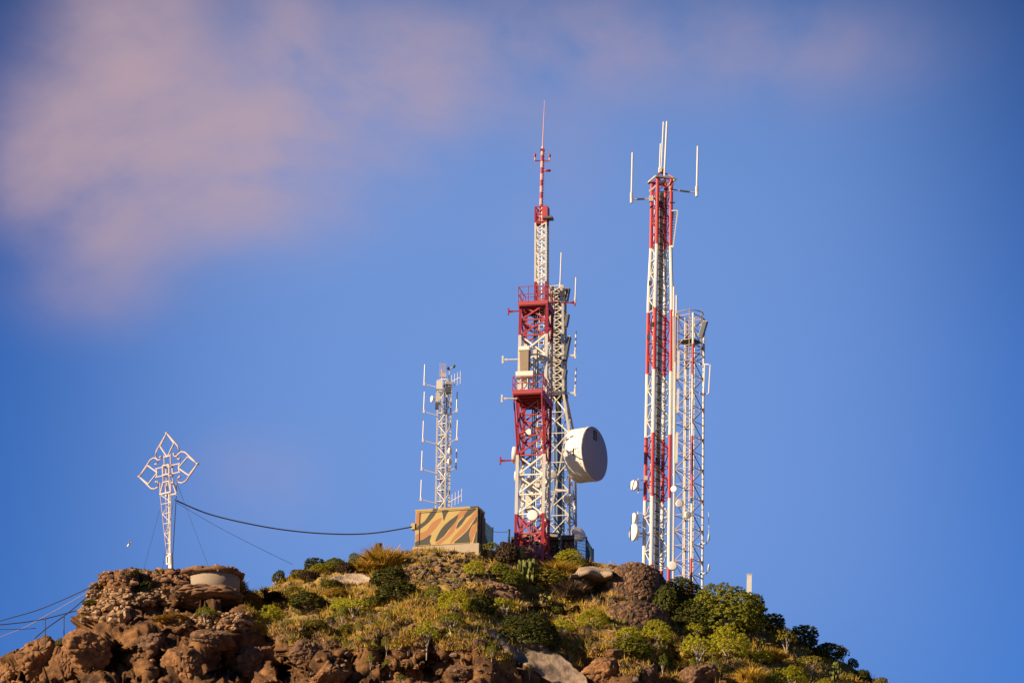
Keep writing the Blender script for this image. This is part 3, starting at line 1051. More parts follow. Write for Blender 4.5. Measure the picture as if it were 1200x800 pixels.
# ------------------------------------------------------------------ camouflaged hut
HY = 0.0
hb0 = W(486, 641, HY)
yaw = R(17)
hx, hy, hz = Vector((math.cos(yaw), -math.sin(yaw), 0)), Vector((math.sin(yaw), math.cos(yaw), 0)), Vector((0, 0, 1))
hw, hd, hh = 71.5 / PXM / math.cos(yaw), 1.7, (641 - 600.5) / PXM / math.cos(PITCH)
hut = thing('equipment_hut', 'concrete equipment hut painted in sand, orange and black camouflage stripes', 'hut', hb0)
d = MB()
d.box(hb0, hx * hw, hy * hd, hz * hh, 'camotan')
def fp(x, y, o):
    return hb0 + hx * ((x - 215) / 420 * hw) + hz * ((608 - y) / 253 * hh) - hy * o
POLY = {
    'camoorange': [[(222, 365), (255, 362), (240, 440), (222, 455)], [(220, 520), (290, 495), (330, 440), (395, 410), (375, 455), (320, 520), (270, 550), (220, 562)],
                   [(480, 420), (530, 365), (590, 358), (550, 400), (500, 440), (480, 510), (420, 570), (370, 602), (355, 590), (420, 540), (455, 490)],
                   [(632, 365), (632, 410), (590, 460), (560, 510), (490, 570), (455, 600), (470, 560), (540, 480), (590, 420)],
                   [(580, 560), (600, 490), (632, 460), (632, 510), (610, 560), (598, 600)]],
    'camodark_and_shade': [[(325, 360), (360, 360), (330, 410), (290, 450), (240, 485), (220, 482), (235, 455), (275, 430), (300, 395)],
                 [(395, 360), (440, 360), (425, 390), (408, 432), (400, 390)],
                 [(505, 395), (490, 440), (440, 500), (410, 540), (355, 578), (370, 530), (400, 480), (440, 440), (475, 415)],
                 [(590, 360), (628, 360), (590, 400), (560, 420), (530, 465), (495, 495), (505, 455), (540, 415), (560, 380)],
                 [(218, 570), (270, 555), (325, 525), (315, 570), (320, 604), (218, 604)],
                 [(480, 598), (530, 550), (575, 505), (610, 450), (632, 415), (632, 455), (600, 480), (580, 540), (585, 600)],
                 [(620, 560), (632, 520), (632, 604), (612, 604)]]}
def smooth_poly(p):
    out = []
    n = len(p)
    for i in range(n):
        p0, p1, p2, p3 = (np.array(p[(i + k - 1) % n], float) for k in range(4))
        for t in (0, .33, .67):
            out.append(.5 * (2 * p1 + (p2 - p0) * t + (2 * p0 - 5 * p1 + 4 * p2 - p3) * t * t + (3 * p1 - p0 - 3 * p2 + p3) * t ** 3))
    return [(min(633, max(217, q[0])), min(606, max(358, q[1]))) for q in out]
for mname, o in (('camoorange', .004), ('camodark_and_shade', .008)):
    for poly in POLY[mname]:
        d.plate([fp(x, y, 0) for x, y in smooth_poly(poly)], -hy, o, mname)
# shade on the right end wall, painted as a dark plate
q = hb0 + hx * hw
d.plate([q + hy * .06 + hz * .05, q + hy * (hd - .04) + hz * .05, q + hy * (hd - .04) + hz * (hh - .05), q + hy * .06 + hz * (hh - .05)], hx, .006, 'camodark_and_shade')
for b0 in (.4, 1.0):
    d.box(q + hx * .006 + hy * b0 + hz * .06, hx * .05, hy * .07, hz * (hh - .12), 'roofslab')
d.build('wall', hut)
d = MB()
d.box(hb0 - hx * .03 - hy * .03 + hz * hh, hx * (hw + .06), hy * (hd + .06), hz * .12, 'camotan')
d.box(hb0 + hx * (hw * .28) - hy * .036 + hz * (hh + .003), hx * (hw * .08), hy * .02, hz * .112, 'camodark_and_shade')
d.box(hb0 + hx * (hw * .88) - hy * .036 + hz * (hh + .003), hx * (hw * .14), hy * .02, hz * .112, 'camodark_and_shade')
d.build('roof', hut)
d = MB()
d.box(hb0 - hx * .1 - hy * .16 - hz * 1.6, hx * (hw + .3), hy * (hd + .3), hz * 1.6, 'plinth')
d.build('plinth', hut)
d = MB()
d.box(hb0 - hx * .3 - hy * .1 + hz * (hh * .5), hx * .3, hy * .4, hz * .45, 'camotan')
d.build('junction_box', hut)
d = MB()
o = hb0 - hy * .03
d.tube(o + hx * .32 + hz * .1, o + hx * .32 + hz * (hh - .12), .022, 'roofslab', 5)
d.tube(o + hx * .32 + hz * (hh - .12), o + hx * (hw - .1) + hz * (hh - .1), .022, 'roofslab', 5)
d.tube(o + hx * .32 + hz * .1, o + hx * (hw * .88) + hz * .08, .028, 'camotan', 5)
d.build('conduit', hut)
d = MB()
q = hb0 + hx * (hw + .02) + hy * (hd * .55)
d.box(q, hx * .05, hy * .8, hz * (hh * .86), 'roofslab')
d.build('door', hut)

# green mesh fences
def mesh_fence(label, pts, h, dens=.11):
    pts = [Vector(p) for p in pts]
    f = thing('mesh_fence', label, 'fence', pts[0], 'green mesh fences round the antenna site')
    z = Vector((0, 0, 1))
    for p in pts:
        d = MB()
        d.tube(p - z * .8, p + z * h, .055, 'green', 8)
        d.lathe(p + z * h, z, [(0, .06), (.04, .06), (.08, .01)], 'green', 8)
        d.build('post', f)
    for p, q in zip(pts, pts[1:]):
        d = MB()
        L = (q - p).length
        n = int(L / dens)
        for k in range(1, n):
            c = p.lerp(q, k / n)
            d.tube(c - z * .3, c + z * (h - .06), .017, 'green', 4)
        m_ = int(h / .2)
        for k in range(m_ + 1):
            zz = z * (-.25 + (h + .19) * k / m_)
            d.tube(p + zz, q + zz, .024 if k % 3 == 0 else .014, 'green', 4)
        d.build('wire_panel', f)
    return f
a0 = hb0 + hx * (hw + .35) + hy * 1.4
fz = W(564, 641, a0.y).z
pA_ = Vector((W(564.5, 641, 1.6).x, 1.6, W(564.5, 641, 1.6).z))
pB_ = W(577, 645, 4.2)
pB_.z = pA_.z
mesh_fence('green mesh fence corner just behind the end wall of the camouflaged hut', [pA_, pB_, pB_ + Vector((-.1, 3.0, 0))], 2.15, .085)
p0_ = W(672, 650, 5.2)
p1_ = W(687, 655, 5.6)
p1_.z = p0_.z - .1
mesh_fence('green mesh fence at the right end of the stone building, beyond the lime bush', [p0_, p1_, p1_ + Vector((.6, 3.5, 0))], 1.55, .07)

# posts and wire between
for px, y0, y1, Y, lab in ((596, 660, 621, 4.4, 'dark green steel post left of the red tower base'), (656, 660, 616, 3.4, 'dark green steel post between the red tower base and the lime bush')):
    d = MB()
    p, q = W(px, y0, Y), W(px + .6, y1, Y)
    d.tube(p, q, .09, 'green', 8)
    d.lathe(q, (0, 0, 1), [(0, .1), (.05, .1), (.1, .02)], 'green', 8)
    d.cbox(p.lerp(q, .6), (.24, 0, 0), (0, .24, 0), (0, 0, .08), 'green')
    tag(d.build('fence_post', loc=p), lab, 'post', 'green steel posts by the tower base')
d = MB()
d.line([W(577, 622.5, 4.2), W(586, 623.2, 4.3), W(596, 622.8, 4.4)], .018, 'dark', 5)
tag(d.build('wire'), 'thin dark wire from the green mesh fence to the post by the red tower', 'wire')

# stone building behind the main tower
sb = thing('stone_building', 'low stone building with flat dark roof behind the red tower base', 'building', W(600, 655, 7.5))
def stonewall(d, o, x, z, m, s=.28, thick=.16, j=.5):
    """stones laid in rough courses over the rectangle o, x, z"""
    o, x, z = Vector(o), Vector(x), Vector(z)
    n = x.cross(z).normalized()
    nh = int(z.length / s)
    for r in range(nh + 1):
        c = 0.0
        while c < x.length:
            w = s * random.uniform(.8, 2.0)
            p = o + x.normalized() * (c + w / 2) + z * ((r + .5) / (nh + 1)) + n * random.uniform(-.04, .05)
            q = Matrix((x.normalized(), n, z.normalized())).transposed()
            d.rock(p, w * .56, thick, s * .58, m, q @ Matrix.Rotation(random.uniform(-.2, .2), 3, 'Y'))
            c += w
d = MB()
o = W(601, 655, 4.7)
x = Vector((W(670, 655, 4.7).x - o.x, -.3, 0))
hh2 = (655 - 634) / PXM / math.cos(PITCH)
d.box(o, x, (0, 2, 0), (0, 0, hh2), 'darkstone')
stonewall(d, o, x, (0, 0, hh2), 'greystone', .3)
d.build('wall', sb)
d = MB()
d.box(o + Vector((-.15, -.5, hh2)), x + Vector((.3, 0, 0)), (0, 2.7, 0), (0, 0, .2), 'roofslab')
d.build('roof', sb)
d = MB()
d.box(o + Vector((.1, -.3, hh2 + .203)), (3.1, 0, 0), (0, 1.9, 0), (0, 0, .42), 'plinth')
d.box(o + Vector((3.3, -.1, hh2 + .203)), (1.1, 0, 0), (0, 1.9, 0), (0, 0, .3), 'roofslab')
d.build('parapet', sb)
d = MB()
o2 = W(586, 655, 4.7)
d.box(o2, (W(600.5, 655, 4.7).x - o2.x, 0, 0), (0, 1.9, 0), (0, 0, 1.3), 'greystone')
stonewall(d, o2, (W(600.5, 655, 4.7).x - o2.x, 0, 0), (0, 0, 1.35), 'palestones', .3)
d.build('annex', sb)

# white marker post on the right ridge
d = MB()
p, q = W(877.5, 712, 1.5), W(878.2, 673, 1.5)
d.box(p - Vector((.17, .08, 0)), (.34, 0, 0), (0, .16, 0), q - p, 'white')
d.cbox(q + Vector((0, 0, .02)), (.4, 0, 0), (0, .22, 0), (0, 0, .07), 'cream')
d.tube(p - Vector((0, -.12, .4)), p + Vector((0, .12, 1.5)), .05, 'steel', 6)
tag(d.build('panel_post', loc=p), 'narrow white upright panel on the ridge at the right of the big bush', 'post')

# ------------------------------------------------------------------ cross monument
CY = -3.2
cb = W(199.5, 668, CY)
cross = thing('cross_monument', 'white openwork steel cross with scrolled arms on the left knoll', 'cross', cb)
cyaw = R(39)
cx_, cn = Vector((math.cos(cyaw), -math.sin(cyaw), 0)), Vector((math.sin(cyaw), math.cos(cyaw), 0))
cc = W(196.5, 551, CY)
lean = (cc - cb)
cz = lean.normalized()
def cp(u, v, b_=0.0):
    return cc + cx_ * (u / 16) + cz * (v / 16) + cn * b_
for dirn in ('up', 'left', 'right'):
    d = MB()
    def ap(s, t, b_=0):
        return cp(t, s * 1.05, b_) if dirn == 'up' else cp(s * (1.12 if dirn == 'right' else -1.08), t, b_)
    for b_ in (0.0,):
        for t in (-5, 5):
            d.tube(ap(5, t, b_), ap(18, t, b_), .05, 'rosesteel', 6)
        d.tube(ap(16, -5, b_), ap(16, 5, b_), .055, 'crosswhite', 6)
        for s in (-1, 1):
            d.tube(ap(15, 0, b_), ap(29, s * 11, b_), .055, 'crosswhite', 6)
            pts = [(42, 0), (36, s * 6), (30, s * 12), (25, s * 17), (20, s * 18.5), (15.5, s * 17), (13.5, s * 13.5), (15, s * 10.5), (18, s * 10.5)]
            d.line([ap(q[0], q[1], b_) for q in pts], .058, 'rosesteel', 6)
            d.tube(ap(29, s * 11, b_), ap(42, 0, b_), .045, 'rosesteel', 6)
            d.lathe(ap(17, s * 10.5, b_) - cz * .08, cz, [(0, .02), (.04, .1), (.1, .11), (.16, .02)], 'crosswhite', 8)
        d.lathe(ap(42, 0, b_) - cz * .08, cz, [(0, .02), (.04, .11), (.12, .12), (.18, .02)], 'crosswhite', 8)
        d.build('arm', cross)
d = MB()
for b_ in (-.17, .17):
    sq = [(-5, -5.5), (5, -5.5), (5, 5.5), (-5, 5.5)]
    for k in range(4):
        d.tube(cp(*sq[k], b_), cp(*sq[(k + 1) % 4], b_), .065, 'crosswhite', 6)
for q in sq:
    d.tube(cp(*q, -.17), cp(*q, .17), .04, 'crosswhite', 6)
d.build('center_frame', cross)
d = MB()
vb = -98.0
def mw(v):                                   # half width of the shaft, narrow at the foot
    return 8.5 + (3.0 - 8.5) * (v + 28) / (vb + 28)
lvv = list(np.linspace(-28, vb, 7))
for b_ in (-1, 1):
    for s in (-1, 1):
        d.tube(cp(s * 5, -5.5, b_ * .17), cp(s * 5, -15, b_ * .17), .04, 'rosesteel', 6)
        d.tube(cp(s * 4.5, -14, b_ * .2), cp(s * 8.5, -28, b_ * .28), .065, 'crosswhite', 6)
        d.tube(cp(s * 8.5, -14, b_ * .28), cp(s * 8.5, -28, b_ * .28), .04, 'rosesteel', 6)
        d.tube(cp(s * 8.5, -28, b_ * .28), cp(s * mw(vb), vb, b_ * .12), .032, 'rosesteel', 6)
    d.tube(cp(-4.5, -14, b_ * .2), cp(4.5, -14, b_ * .2), .05, 'crosswhite', 6)
    d.tube(cp(-8.5, -28, b_ * .28), cp(8.5, -28, b_ * .28), .075, 'crosswhite', 6)
    for k in range(6 if b_ < 0 else 0):
        v0, v1 = lvv[k], lvv[k + 1]
        s = 1 if k % 2 else -1
        f0, f1 = .28 - .16 * k / 6, .28 - .16 * (k + 1) / 6
        d.tube(cp(s * mw(v0), v0, b_ * f0), cp(-s * mw(v1), v1, b_ * f1), .032, 'crosswhite', 5)
        d.tube(cp(-mw(v1), v1, b_ * f1), cp(mw(v1), v1, b_ * f1), .032, 'crosswhite', 5)
d.tube(cp(4.5, -28, -.2), cp(1.5, vb, -.1), .065, 'white', 6)
d.build('shaft', cross)
d = MB()
d.box(cp(-4, vb - 2, -.16), cx_ * .42, cn * .32, cz * -.12, 'crosswhite')
d.box(cp(-4, vb - 11, -.16), cx_ * .42, cn * .32, cz * -.12, 'crosswhite')
d.box(cp(-4, vb - 2, -.16), cx_ * .1, cn * .32, cz * -.55, 'crosswhite')
d.box(cp(1.2, vb - 2, -.16), cx_ * .1, cn * .32, cz * -.55, 'crosswhite')
d.build('foot_frame', cross)
d = MB()
d.box(cp(-1.0, -142, -.12), cx_ * .28, cn * .24, cz * 2.75, 'white')
d.build('post', cross)
for (x0, y0), (x1, y1), Y in (((187, 598), (168, 668), -4), ((207, 565), (246, 668), -3.8), ((203, 588), (190, 668), -5)):
    d = MB()
    d.tube(W(x0, y0, CY), W(x1, y1, Y), .012, 'dark', 5)
    d.build('guy_wire', cross)

def cable(label, pts, r, m='dark', group=None, name='cable'):
    """catenary-like cable through (px, py, Y) points"""
    w = [W(*p) for p in pts]
    out = []
    n = len(w)
    for i in range(n - 1):
        p0, p1, p2, p3 = w[max(i - 1, 0)], w[i], w[i + 1], w[min(i + 2, n - 1)]
        for k in range(8):
            t = k / 8
            out.append(.5 * ((2 * p1) + (p2 - p0) * t + (2 * p0 - 5 * p1 + 4 * p2 - p3) * t * t + (3 * p1 - p0 - 3 * p2 + p3) * t ** 3))
    out.append(w[-1])
    d = MB()
    d.line(out, r, m, 7)
    return tag(d.build(name), label, 'cable', group)
cable('thick dark cable sagging from the white cross to the camouflaged hut', [(204, 585, -3.2), (245, 602, -2.5), (300, 615, -1.8), (350, 622.5, -1.1), (400, 625.5, -.6), (440, 624, -.3), (483, 617, 0)], .05)
cable('faint thin cable from the cross down to the middle of the ridge', [(206, 588, -3.2), (250, 614, -2.4), (300, 640, -1.4), (343, 661, .2)], .013)
LG = 'cables leaving the left knoll'
cable('thick dark cable, uppermost of those leaving the stone knoll on the left', [(-260, 800, -9), (-100, 757, -7), (0, 727, -6), (50, 712, -5.4), (112, 685, -4.6)], .042, 'blueduct', LG)
cable('dark cable meeting the stone knoll lowest of those on the left', [(-260, 745, -9), (-100, 738, -7), (0, 731.5, -6), (50, 725, -5.4), (100, 712, -4.7)], .038, 'dark', LG)
cable('steep dark cable slanting from the stone knoll down behind the twin boulders', [(40, 748, -7.5), (57, 734, -6.8), (82, 716, -5.6), (110, 692, -4.6)], .04, 'dark', LG)
cable('pale thin cable slanting between the dark cables at the left', [(-200, 815, -9), (0, 746, -6.2), (50, 723, -5.4), (112, 688, -4.6)], .022, 'rosesteel', LG)
cable('short flat cable running in from the left edge to the twin boulders', [(-200, 738, -9), (0, 737, -7), (42, 735.5, -6.5)], .03, 'blueduct', LG)
for px, y0, y1, lab in ((53, 760, 725, 'thin short pole between the twin boulders and the knoll, left one'), (75, 768, 722, 'thin taller pole standing beside the left stone knoll')):
    d = MB()
    p, q = W(px, y0, -6.2), W(px, y1, -6.2)
    d.tube(p, q, .035, 'dark', 6)
    d.cbox(q, (.12, 0, 0), (0, .12, 0), (0, 0, .1), 'dark')
    tag(d.build('pole', loc=p), lab, 'pole', 'thin poles by the left cables')

# bird
bp = W(151, 638, -6)
d = MB()
bu, bv = (cri * .62 + cup * .75).normalized(), Vector((0, -1, 0))
d.lathe(bp - bu * .2, bu, [(0, .02), (.06, .05), (.18, .075), (.3, .06), (.36, .045), (.41, .04), (.46, .008)], 'feather', 10)
body = d
for s in (-1, 1):
    side = bv * s * .55 + cup * .25
    r0 = bp + bu * .06
    tip = r0 + side * .75 - bu * .12
    elb = r0 + side * .4 + bu * .1
    body.plate([r0 + bu * .07, elb + bu * .05, tip, elb - bu * .1, r0 - bu * .1], bu.cross(side), .012, 'feather')
body.plate([bp - bu * .18 + bv * .03, bp - bu * .34 + bv * .07, bp - bu * .34 - bv * .07, bp - bu * .18 - bv * .03], cup, .012, 'feather')
tag(body.build('bird', loc=bp), 'small pale bird climbing in the sky left of the white cross', 'bird')

# ------------------------------------------------------------------ bunker, ruins and walls
bkY = -4.5
bk_top = W(249, 671, bkY)
rad = 30 / PXM
bc0 = Vector((bk_top.x, bkY + rad * .6, bk_top.z - 2.3))
bunker = thing('bunker', 'round concrete bunker with a rubble-covered roof on the left knoll', 'bunker', bc0)
d = MB()
d.lathe(bc0, (0, 0, 1), [(.45, rad), (2.25, rad), (2.3, rad * .95)], 'concrete', 48)
d.build('wall', bunker)
d = MB()
n = 40
prof = [(0, 1.0), (.06, 1.13), (.2, 1.16), (.36, 1.05), (.48, .7), (.54, .3), (.56, .02)]
vs, fs = [], []
for a, r in prof:
    for i in range(n):
        t = 2 * PI * i / n
        q = Vector((math.cos(t) * r * rad * 1.0 - (.35 if math.cos(t) < 0 else 0) * r, math.sin(t) * r * rad, a))
        k = noise.fractal(q * 1.5, 1, 2, 4)
        q *= 1 + .10 * k
        vs.append(bc0 + Vector((q.x, q.y, 2.22 + q.z + .08 * k)))
for k in range(len(prof) - 1):
    for i in range(n):
        j = (i + 1) % n
        fs.append([k * n + i, k * n + j, (k + 1) * n + j, (k + 1) * n + i])
fs.append(list(range(n))[::-1])
d.add(vs, fs, 'stones', True)
for k in range(150):
    t, r = random.uniform(0, 2 * PI), rad * 1.12 * random.uniform(.75, 1.02)
    d.rock(bc0 + Vector((math.cos(t) * r, math.sin(t) * r, 2.3 + random.uniform(-.05, .35))), *(random.uniform(.08, .2) for _ in range(3)), 'stones')
d.build('roof', bunker)

def scatter_wall(name, label, cat, region, n, size, mname, squash=.6, group=None, out=.35):
    """stones set into the slope inside a region of the hillside"""
    d = MB()
    c = None
    k = 0
    while k < n:
        px, py = random.uniform(region[0], region[1]), random.uniform(region[2], region[3])
        p, nn = hit(px, py)
        s = random.uniform(*size)
        d.rock(p + nn * s * out, s * random.uniform(.8, 1.5), s * random.uniform(.7, 1), s * squash * random.uniform(.8, 1.2), mname)
        c = p if c is None else c
        k += 1
    return tag(d.build(name, loc=c), label, cat, group)
DW = 'dry stone terraces on the left knoll'
scatter_wall('stone_wall', 'upper dry stone terrace of small pale stones below the cross', 'wall', (100, 200, 690, 708), 330, (.10, .28), 'palestones', .6, DW)
scatter_wall('stone_wall', 'lower terrace of larger squared stones at the left end of the knoll', 'wall', (94, 150, 711, 729), 75, (.2, .42), 'palestones', .7, DW)
scatter_wall('stone_wall', 'broken topmost row of dark stones along the crest of the left knoll', 'wall', (104, 225, 669, 684), 190, (.12, .34), 'stones', .6, DW)
scatter_wall('stone_wall', 'tumbled stones lying under the round bunker', 'wall', (215, 300, 718, 736), 110, (.1, .3), 'palestones', .6, DW)

def round_ruin(root, name, c, r, h, dome, mname, n, size):
    d = MB()
    top = h + dome
    def rad_(z):
        q = max(0, (z - h * .35) / (top - h * .35))
        return r * math.sqrt(max(0, 1 - q ** 2.4))
    prof = [(-1.2, r)] + [(top * k / 14, rad_(top * k / 14)) for k in range(15)]
    d.lathe(c, (0, 0, 1), prof, 'darkstone', 40)
    for k in range(n):
        t = random.uniform(0, 2 * PI)
        z = random.uniform(-.1, top)
        rr = rad_(z)
        s = random.uniform(*size)
        q = Matrix.Rotation(t, 3, 'Z') @ Matrix.Rotation(random.uniform(-1.5, 1.5), 3, 'X')
        d.rock(Vector(c) + Vector((math.cos(t) * rr, math.sin(t) * rr, z)), s * .55, s * random.uniform(.8, 1.5), s * random.uniform(.5, .9), mname, q)
    return d.build(name, root)
sc_ = W(745, 699, -3.4)
silo = thing('round_stone_ruin', 'round two-tier ruin of brown dry stone in front of the tall banded tower', 'ruin', sc_)
r_up = 36 / PXM
hsil = (699 - 656) / PXM / math.cos(PITCH)
round_ruin(silo, 'upper_tier', Vector((sc_.x, sc_.y + r_up, sc_.z)), r_up, hsil * .92, .25, 'ruinstones', 2500, (.05, .21))
lc_ = W(744, 728, -7.4)
round_ruin(silo, 'lower_tier', Vector((lc_.x, lc_.y + r_up * 1.12, lc_.z)), r_up * 1.12, (728 - 707) / PXM / .951, .35, 'ruinstones', 1700, (.06, .23))

# stone mound below the hut
mc = hit(572, 697)[0] + Vector((0, .6, -.1))
d = MB()
for k in range(850):
    a, b_ = random.gauss(0, .42), random.gauss(0, .42)
    rr = math.hypot(a, b_)
    if rr > 1:
        continue
    x, y = a * 2.5, b_ * 1.3
    z = math.sqrt(max(0, 1 - rr * rr)) * 1.35
    s = random.uniform(.08, .2)
    d.rock(mc + Vector((x, y, z - .25)), s * 1.2, s, s * .7, 'stones')
vs = []
fs = []
for i in range(9):
    for j in range(24):
        t, e = 2 * PI * j / 24, PI / 2 * i / 8
        vs.append(mc + Vector((2.35 * math.cos(t) * math.cos(e), 1.2 * math.sin(t) * math.cos(e), 1.22 * math.sin(e) - .3)))
for i in range(8):
    for j in range(24):
        fs.append([i * 24 + j, i * 24 + (j + 1) % 24, (i + 1) * 24 + (j + 1) % 24, (i + 1) * 24 + j])
d.add(vs, fs, 'stones', True)
tag(d.build('stone_mound', loc=mc), 'rounded mound of loose reddish stones on the slope below the hut', 'stone mound')

# stone shelter, its shade painted into dark walls, with a pale slab roof
so = W(681, 702, -3.0)
shelter = thing('stone_shelter', 'low stone shelter, its shade painted dark, with pale slab roof beside the round ruin', 'shelter', so)
wS, hS = 36 / PXM, (702 - 677) / PXM / .951
d = MB()
d.box(so - Vector((.5, 0, .4)), (.5, 0, 0), (0, 3.5, 0), (0, 0, hS + .4), 'darkstone')
stonewall(d, so - Vector((.5, 0, 0)), (.5, 0, 0), (0, 0, hS), 'darkstone', .28)
d.box(so + Vector((wS, .1, -.4)), (.3, 0, 0), (0, 3.5, 0), (0, 0, hS + .4), 'darkstone')
d.box(so + Vector((0, 2.2, -.4)), (wS, 0, 0), (0, .5, 0), (0, 0, hS + .4), 'darkstone')
d.build('wall', shelter)
d = MB()
n, mm = 22, 14
vs, fs = [], []
for lay in (0, 1):
    for i in range(mm + 1):
        for j in range(n + 1):
            x, y = -.8 + (wS + .75) * j / n, -.45 + 3.6 * i / mm
            k = noise.fractal(Vector((x, y, lay * 5)) * .9, 1, 2, 4)
            edge = .55 * noise.noise(Vector((x * 1.1, lay * .7, 9)))
            vs.append(so + Vector((x, y + edge * (1 - i / mm), hS + (0 if lay == 0 else .28 + .34 * (y + .45)) * min(1, (x + .9) / .8) + .13 * k)))
st = (mm + 1) * (n + 1)
for i in range(mm):
    for j in range(n):
        a = i * (n + 1) + j
        fs.append([st + a, st + a + 1, st + a + n + 2, st + a + n + 1])
        fs.append([a + n + 1, a + n + 2, a + 1, a])
for j in range(n):
    fs.append([j, j + 1, st + j + 1, st + j])
for i in range(mm):
    a = i * (n + 1)
    fs.append([a + n + 1, a, st + a, st + a + n + 1])
    a += n
    fs.append([a, a + n + 1, st + a + n + 1, st + a])
d.add(vs, fs, 'slab', True)
d.build('roof_slab', shelter)

# smooth pale rock slab running down the slope
def rock_sheet(label, outline, th, name='rock_slab', mname='slab', lift=.12, face=None):
    """a rock plate lying in the slope: top faces of pale rock, broken brown sides"""
    pts = [hit(*p)[0] for p in outline]
    c = sum(pts, Vector()) / len(pts)
    A = np.array([list(p - c) for p in pts])
    nn = Vector(np.linalg.svd(A)[2][2])
    if nn.dot(-fwd) < 0:
        nn = -nn
    if face is not None:
        nn = (nn * .45 + Vector(face).normalized() * .55).normalized()
    xs = [p[0] for p in outline]
    ys = [p[1] for p in outline]
    st = 1.5
    def inside(x, y):
        r = False
        for i in range(len(outline)):
            (x0, y0), (x1, y1) = outline[i], outline[i - 1]
            if (y0 > y) != (y1 > y) and x < (x1 - x0) * (y - y0) / (y1 - y0) + x0:
                r = not r
        return r
    ni, nj = int((max(xs) - min(xs)) / st), int((max(ys) - min(ys)) / st)
    cell = {(i, j) for i in range(ni) for j in range(nj)
            if inside(min(xs) + (i + .5) * st + noise.noise(Vector((i * .12, j * .12, 3))) * 4, min(ys) + (j + .5) * st + noise.noise(Vector((i * .12, j * .12, 8))) * 4)}
    tops, edges = [], []
    for i, j in cell:
        tops.append([(i, j), (i, j + 1), (i + 1, j + 1), (i + 1, j)])
        for (di, dj), (a, b_) in (((-1, 0), ((0, 0), (0, 1))), ((1, 0), ((1, 1), (1, 0))), ((0, 1), ((0, 1), (1, 1))), ((0, -1), ((1, 0), (0, 0)))):
            if (i + di, j + dj) not in cell:
                edges.append(((i + a[0], j + a[1]), (i + b_[0], j + b_[1])))
    pos = {v: np.array([min(xs) + v[0] * st, min(ys) + v[1] * st]) for f in tops for v in f}
    nb_ = {}
    for a, b_ in edges:
        nb_.setdefault(a, []).append(b_)
        nb_.setdefault(b_, []).append(a)
    for _ in range(12):                        # take the stair-steps out of the outline
        pos.update({v: .4 * pos[v] + .6 * sum(pos[w] for w in ws) / len(ws) for v, ws in nb_.items()})
    tz, ring = {}, {}
    for f in tops:
        for v in f:
            ring.setdefault(v, set()).update(f)
    for v in pos:
        dr = ray(*pos[v])
        h_ = BVH.ray_cast(CAM, dr)[0]
        tp = (c - CAM).dot(nn) / dr.dot(nn)
        tz[v] = tp if h_ is None else min(tp, (h_ - CAM).length / dr.length - .15)
    for _ in range(14):
        tz = {v: sum(tz[w] for w in sorted(ring[v])) / len(ring[v]) for v in pos}
    d = MB()
    idx_, vs, fs = {}, [], []
    def vert(v, lay):
        if (v, lay) not in idx_:
            dr = ray(*pos[v])
            q = CAM + dr * tz[v]
            k = noise.fractal(q * .5, 1, 2, 4) * .2 + noise.fractal(q * 2.2, 1, 2, 3) * .05
            idx_[(v, lay)] = len(vs)
            vs.append(q + nn * (k + lift) if lay else q - nn * th + nvec(q * .9) * .7)
        return idx_[(v, lay)]
    for f in tops:
        fs.append([vert(v, 1) for v in f])
    nt_ = len(fs)
    for a, b_ in edges:
        fs.append([vert(a, 1), vert(a, 0), vert(b_, 0), vert(b_, 1)])
    d.add(vs, fs, mname, True)
    k0 = d.mi('boulder')
    for q in range(nt_, len(d.f)):
        d.m[q] = k0
    return tag(d.build(name, loc=c), label, 'rock slab')
rock_sheet('long smooth pale rock slab slanting down to the bottom edge below the dark bush',
           [(562, 738), (580, 741), (604, 748), (632, 757), (640, 764), (652, 769), (668, 780), (684, 795), (694, 830), (672, 830), (650, 806), (628, 794), (606, 780), (588, 762)], 1.0, lift=.30, face=(-.05, -.6, .6))
rock_sheet('flat pale rock ledge on the upper slope left of the dark double bush', [(380, 684), (396, 677), (414, 674), (436, 680), (436, 687), (408, 689), (388, 688)], .5, lift=.3)

# boulders
def boulder_mesh(seed, mname):
    import bmesh
    bm = bmesh.new()
    bmesh.ops.create_icosphere(bm, subdivisions=6, radius=1)
    o = Vector((seed * 7.3, seed * 3.1, seed * 5.7))
    rr_ = random.Random(seed * 13 + 5)
    pl = [(Vector((rr_.gauss(0, 1), rr_.gauss(0, 1), rr_.gauss(0, 1))).normalized(), rr_.uniform(.72, 1.0)) for _ in range(17)]
    for v in bm.verts:
        p = v.co.copy()
        pp = (p + nvec(p * 1.6 + o) * .22).normalized()
        cuts = sorted(h_ / max(.12, n_.dot(pp)) for n_, h_ in pl)
        k = min(1.25, cuts[0]) - .05 * math.exp(-(cuts[1] - cuts[0]) * 9)
        k += .08 * noise.fractal(p * 2.2 + o, 1, 2, 3) + .03 * noise.fractal(p * 6 + o, 1, 2, 4)
        f_ = noise.voronoi(p * 2.6 + o)[0]
        k += .05 * min(.3, f_[1] - f_[0]) / .3
        f3 = noise.voronoi(p * 5.5 + o)[0]
        k -= .015 * math.exp(-(f3[1] - f3[0]) * 12) + .05 * math.exp(-(f_[1] - f_[0]) * 10)
        k +=   .014 * noise.fractal(p * 15 + o, 1, 2, 4) + .012 * math.sin(p.z * 16 + 3 * noise.noise(p * 2 + o))
        v.co = p * k
    me_ = bpy.data.meshes.new('boulder')
    bm.to_mesh(me_)
    bm.free()
    me_.polygons.foreach_set('use_smooth', [True] * len(me_.polygons))
    me_.materials.append(MT[mname])
    return me_
BM = [boulder_mesh(s, 'boulder') for s in range(4)] + [boulder_mesh(s + 9, 'orangerock') for s in range(3)]
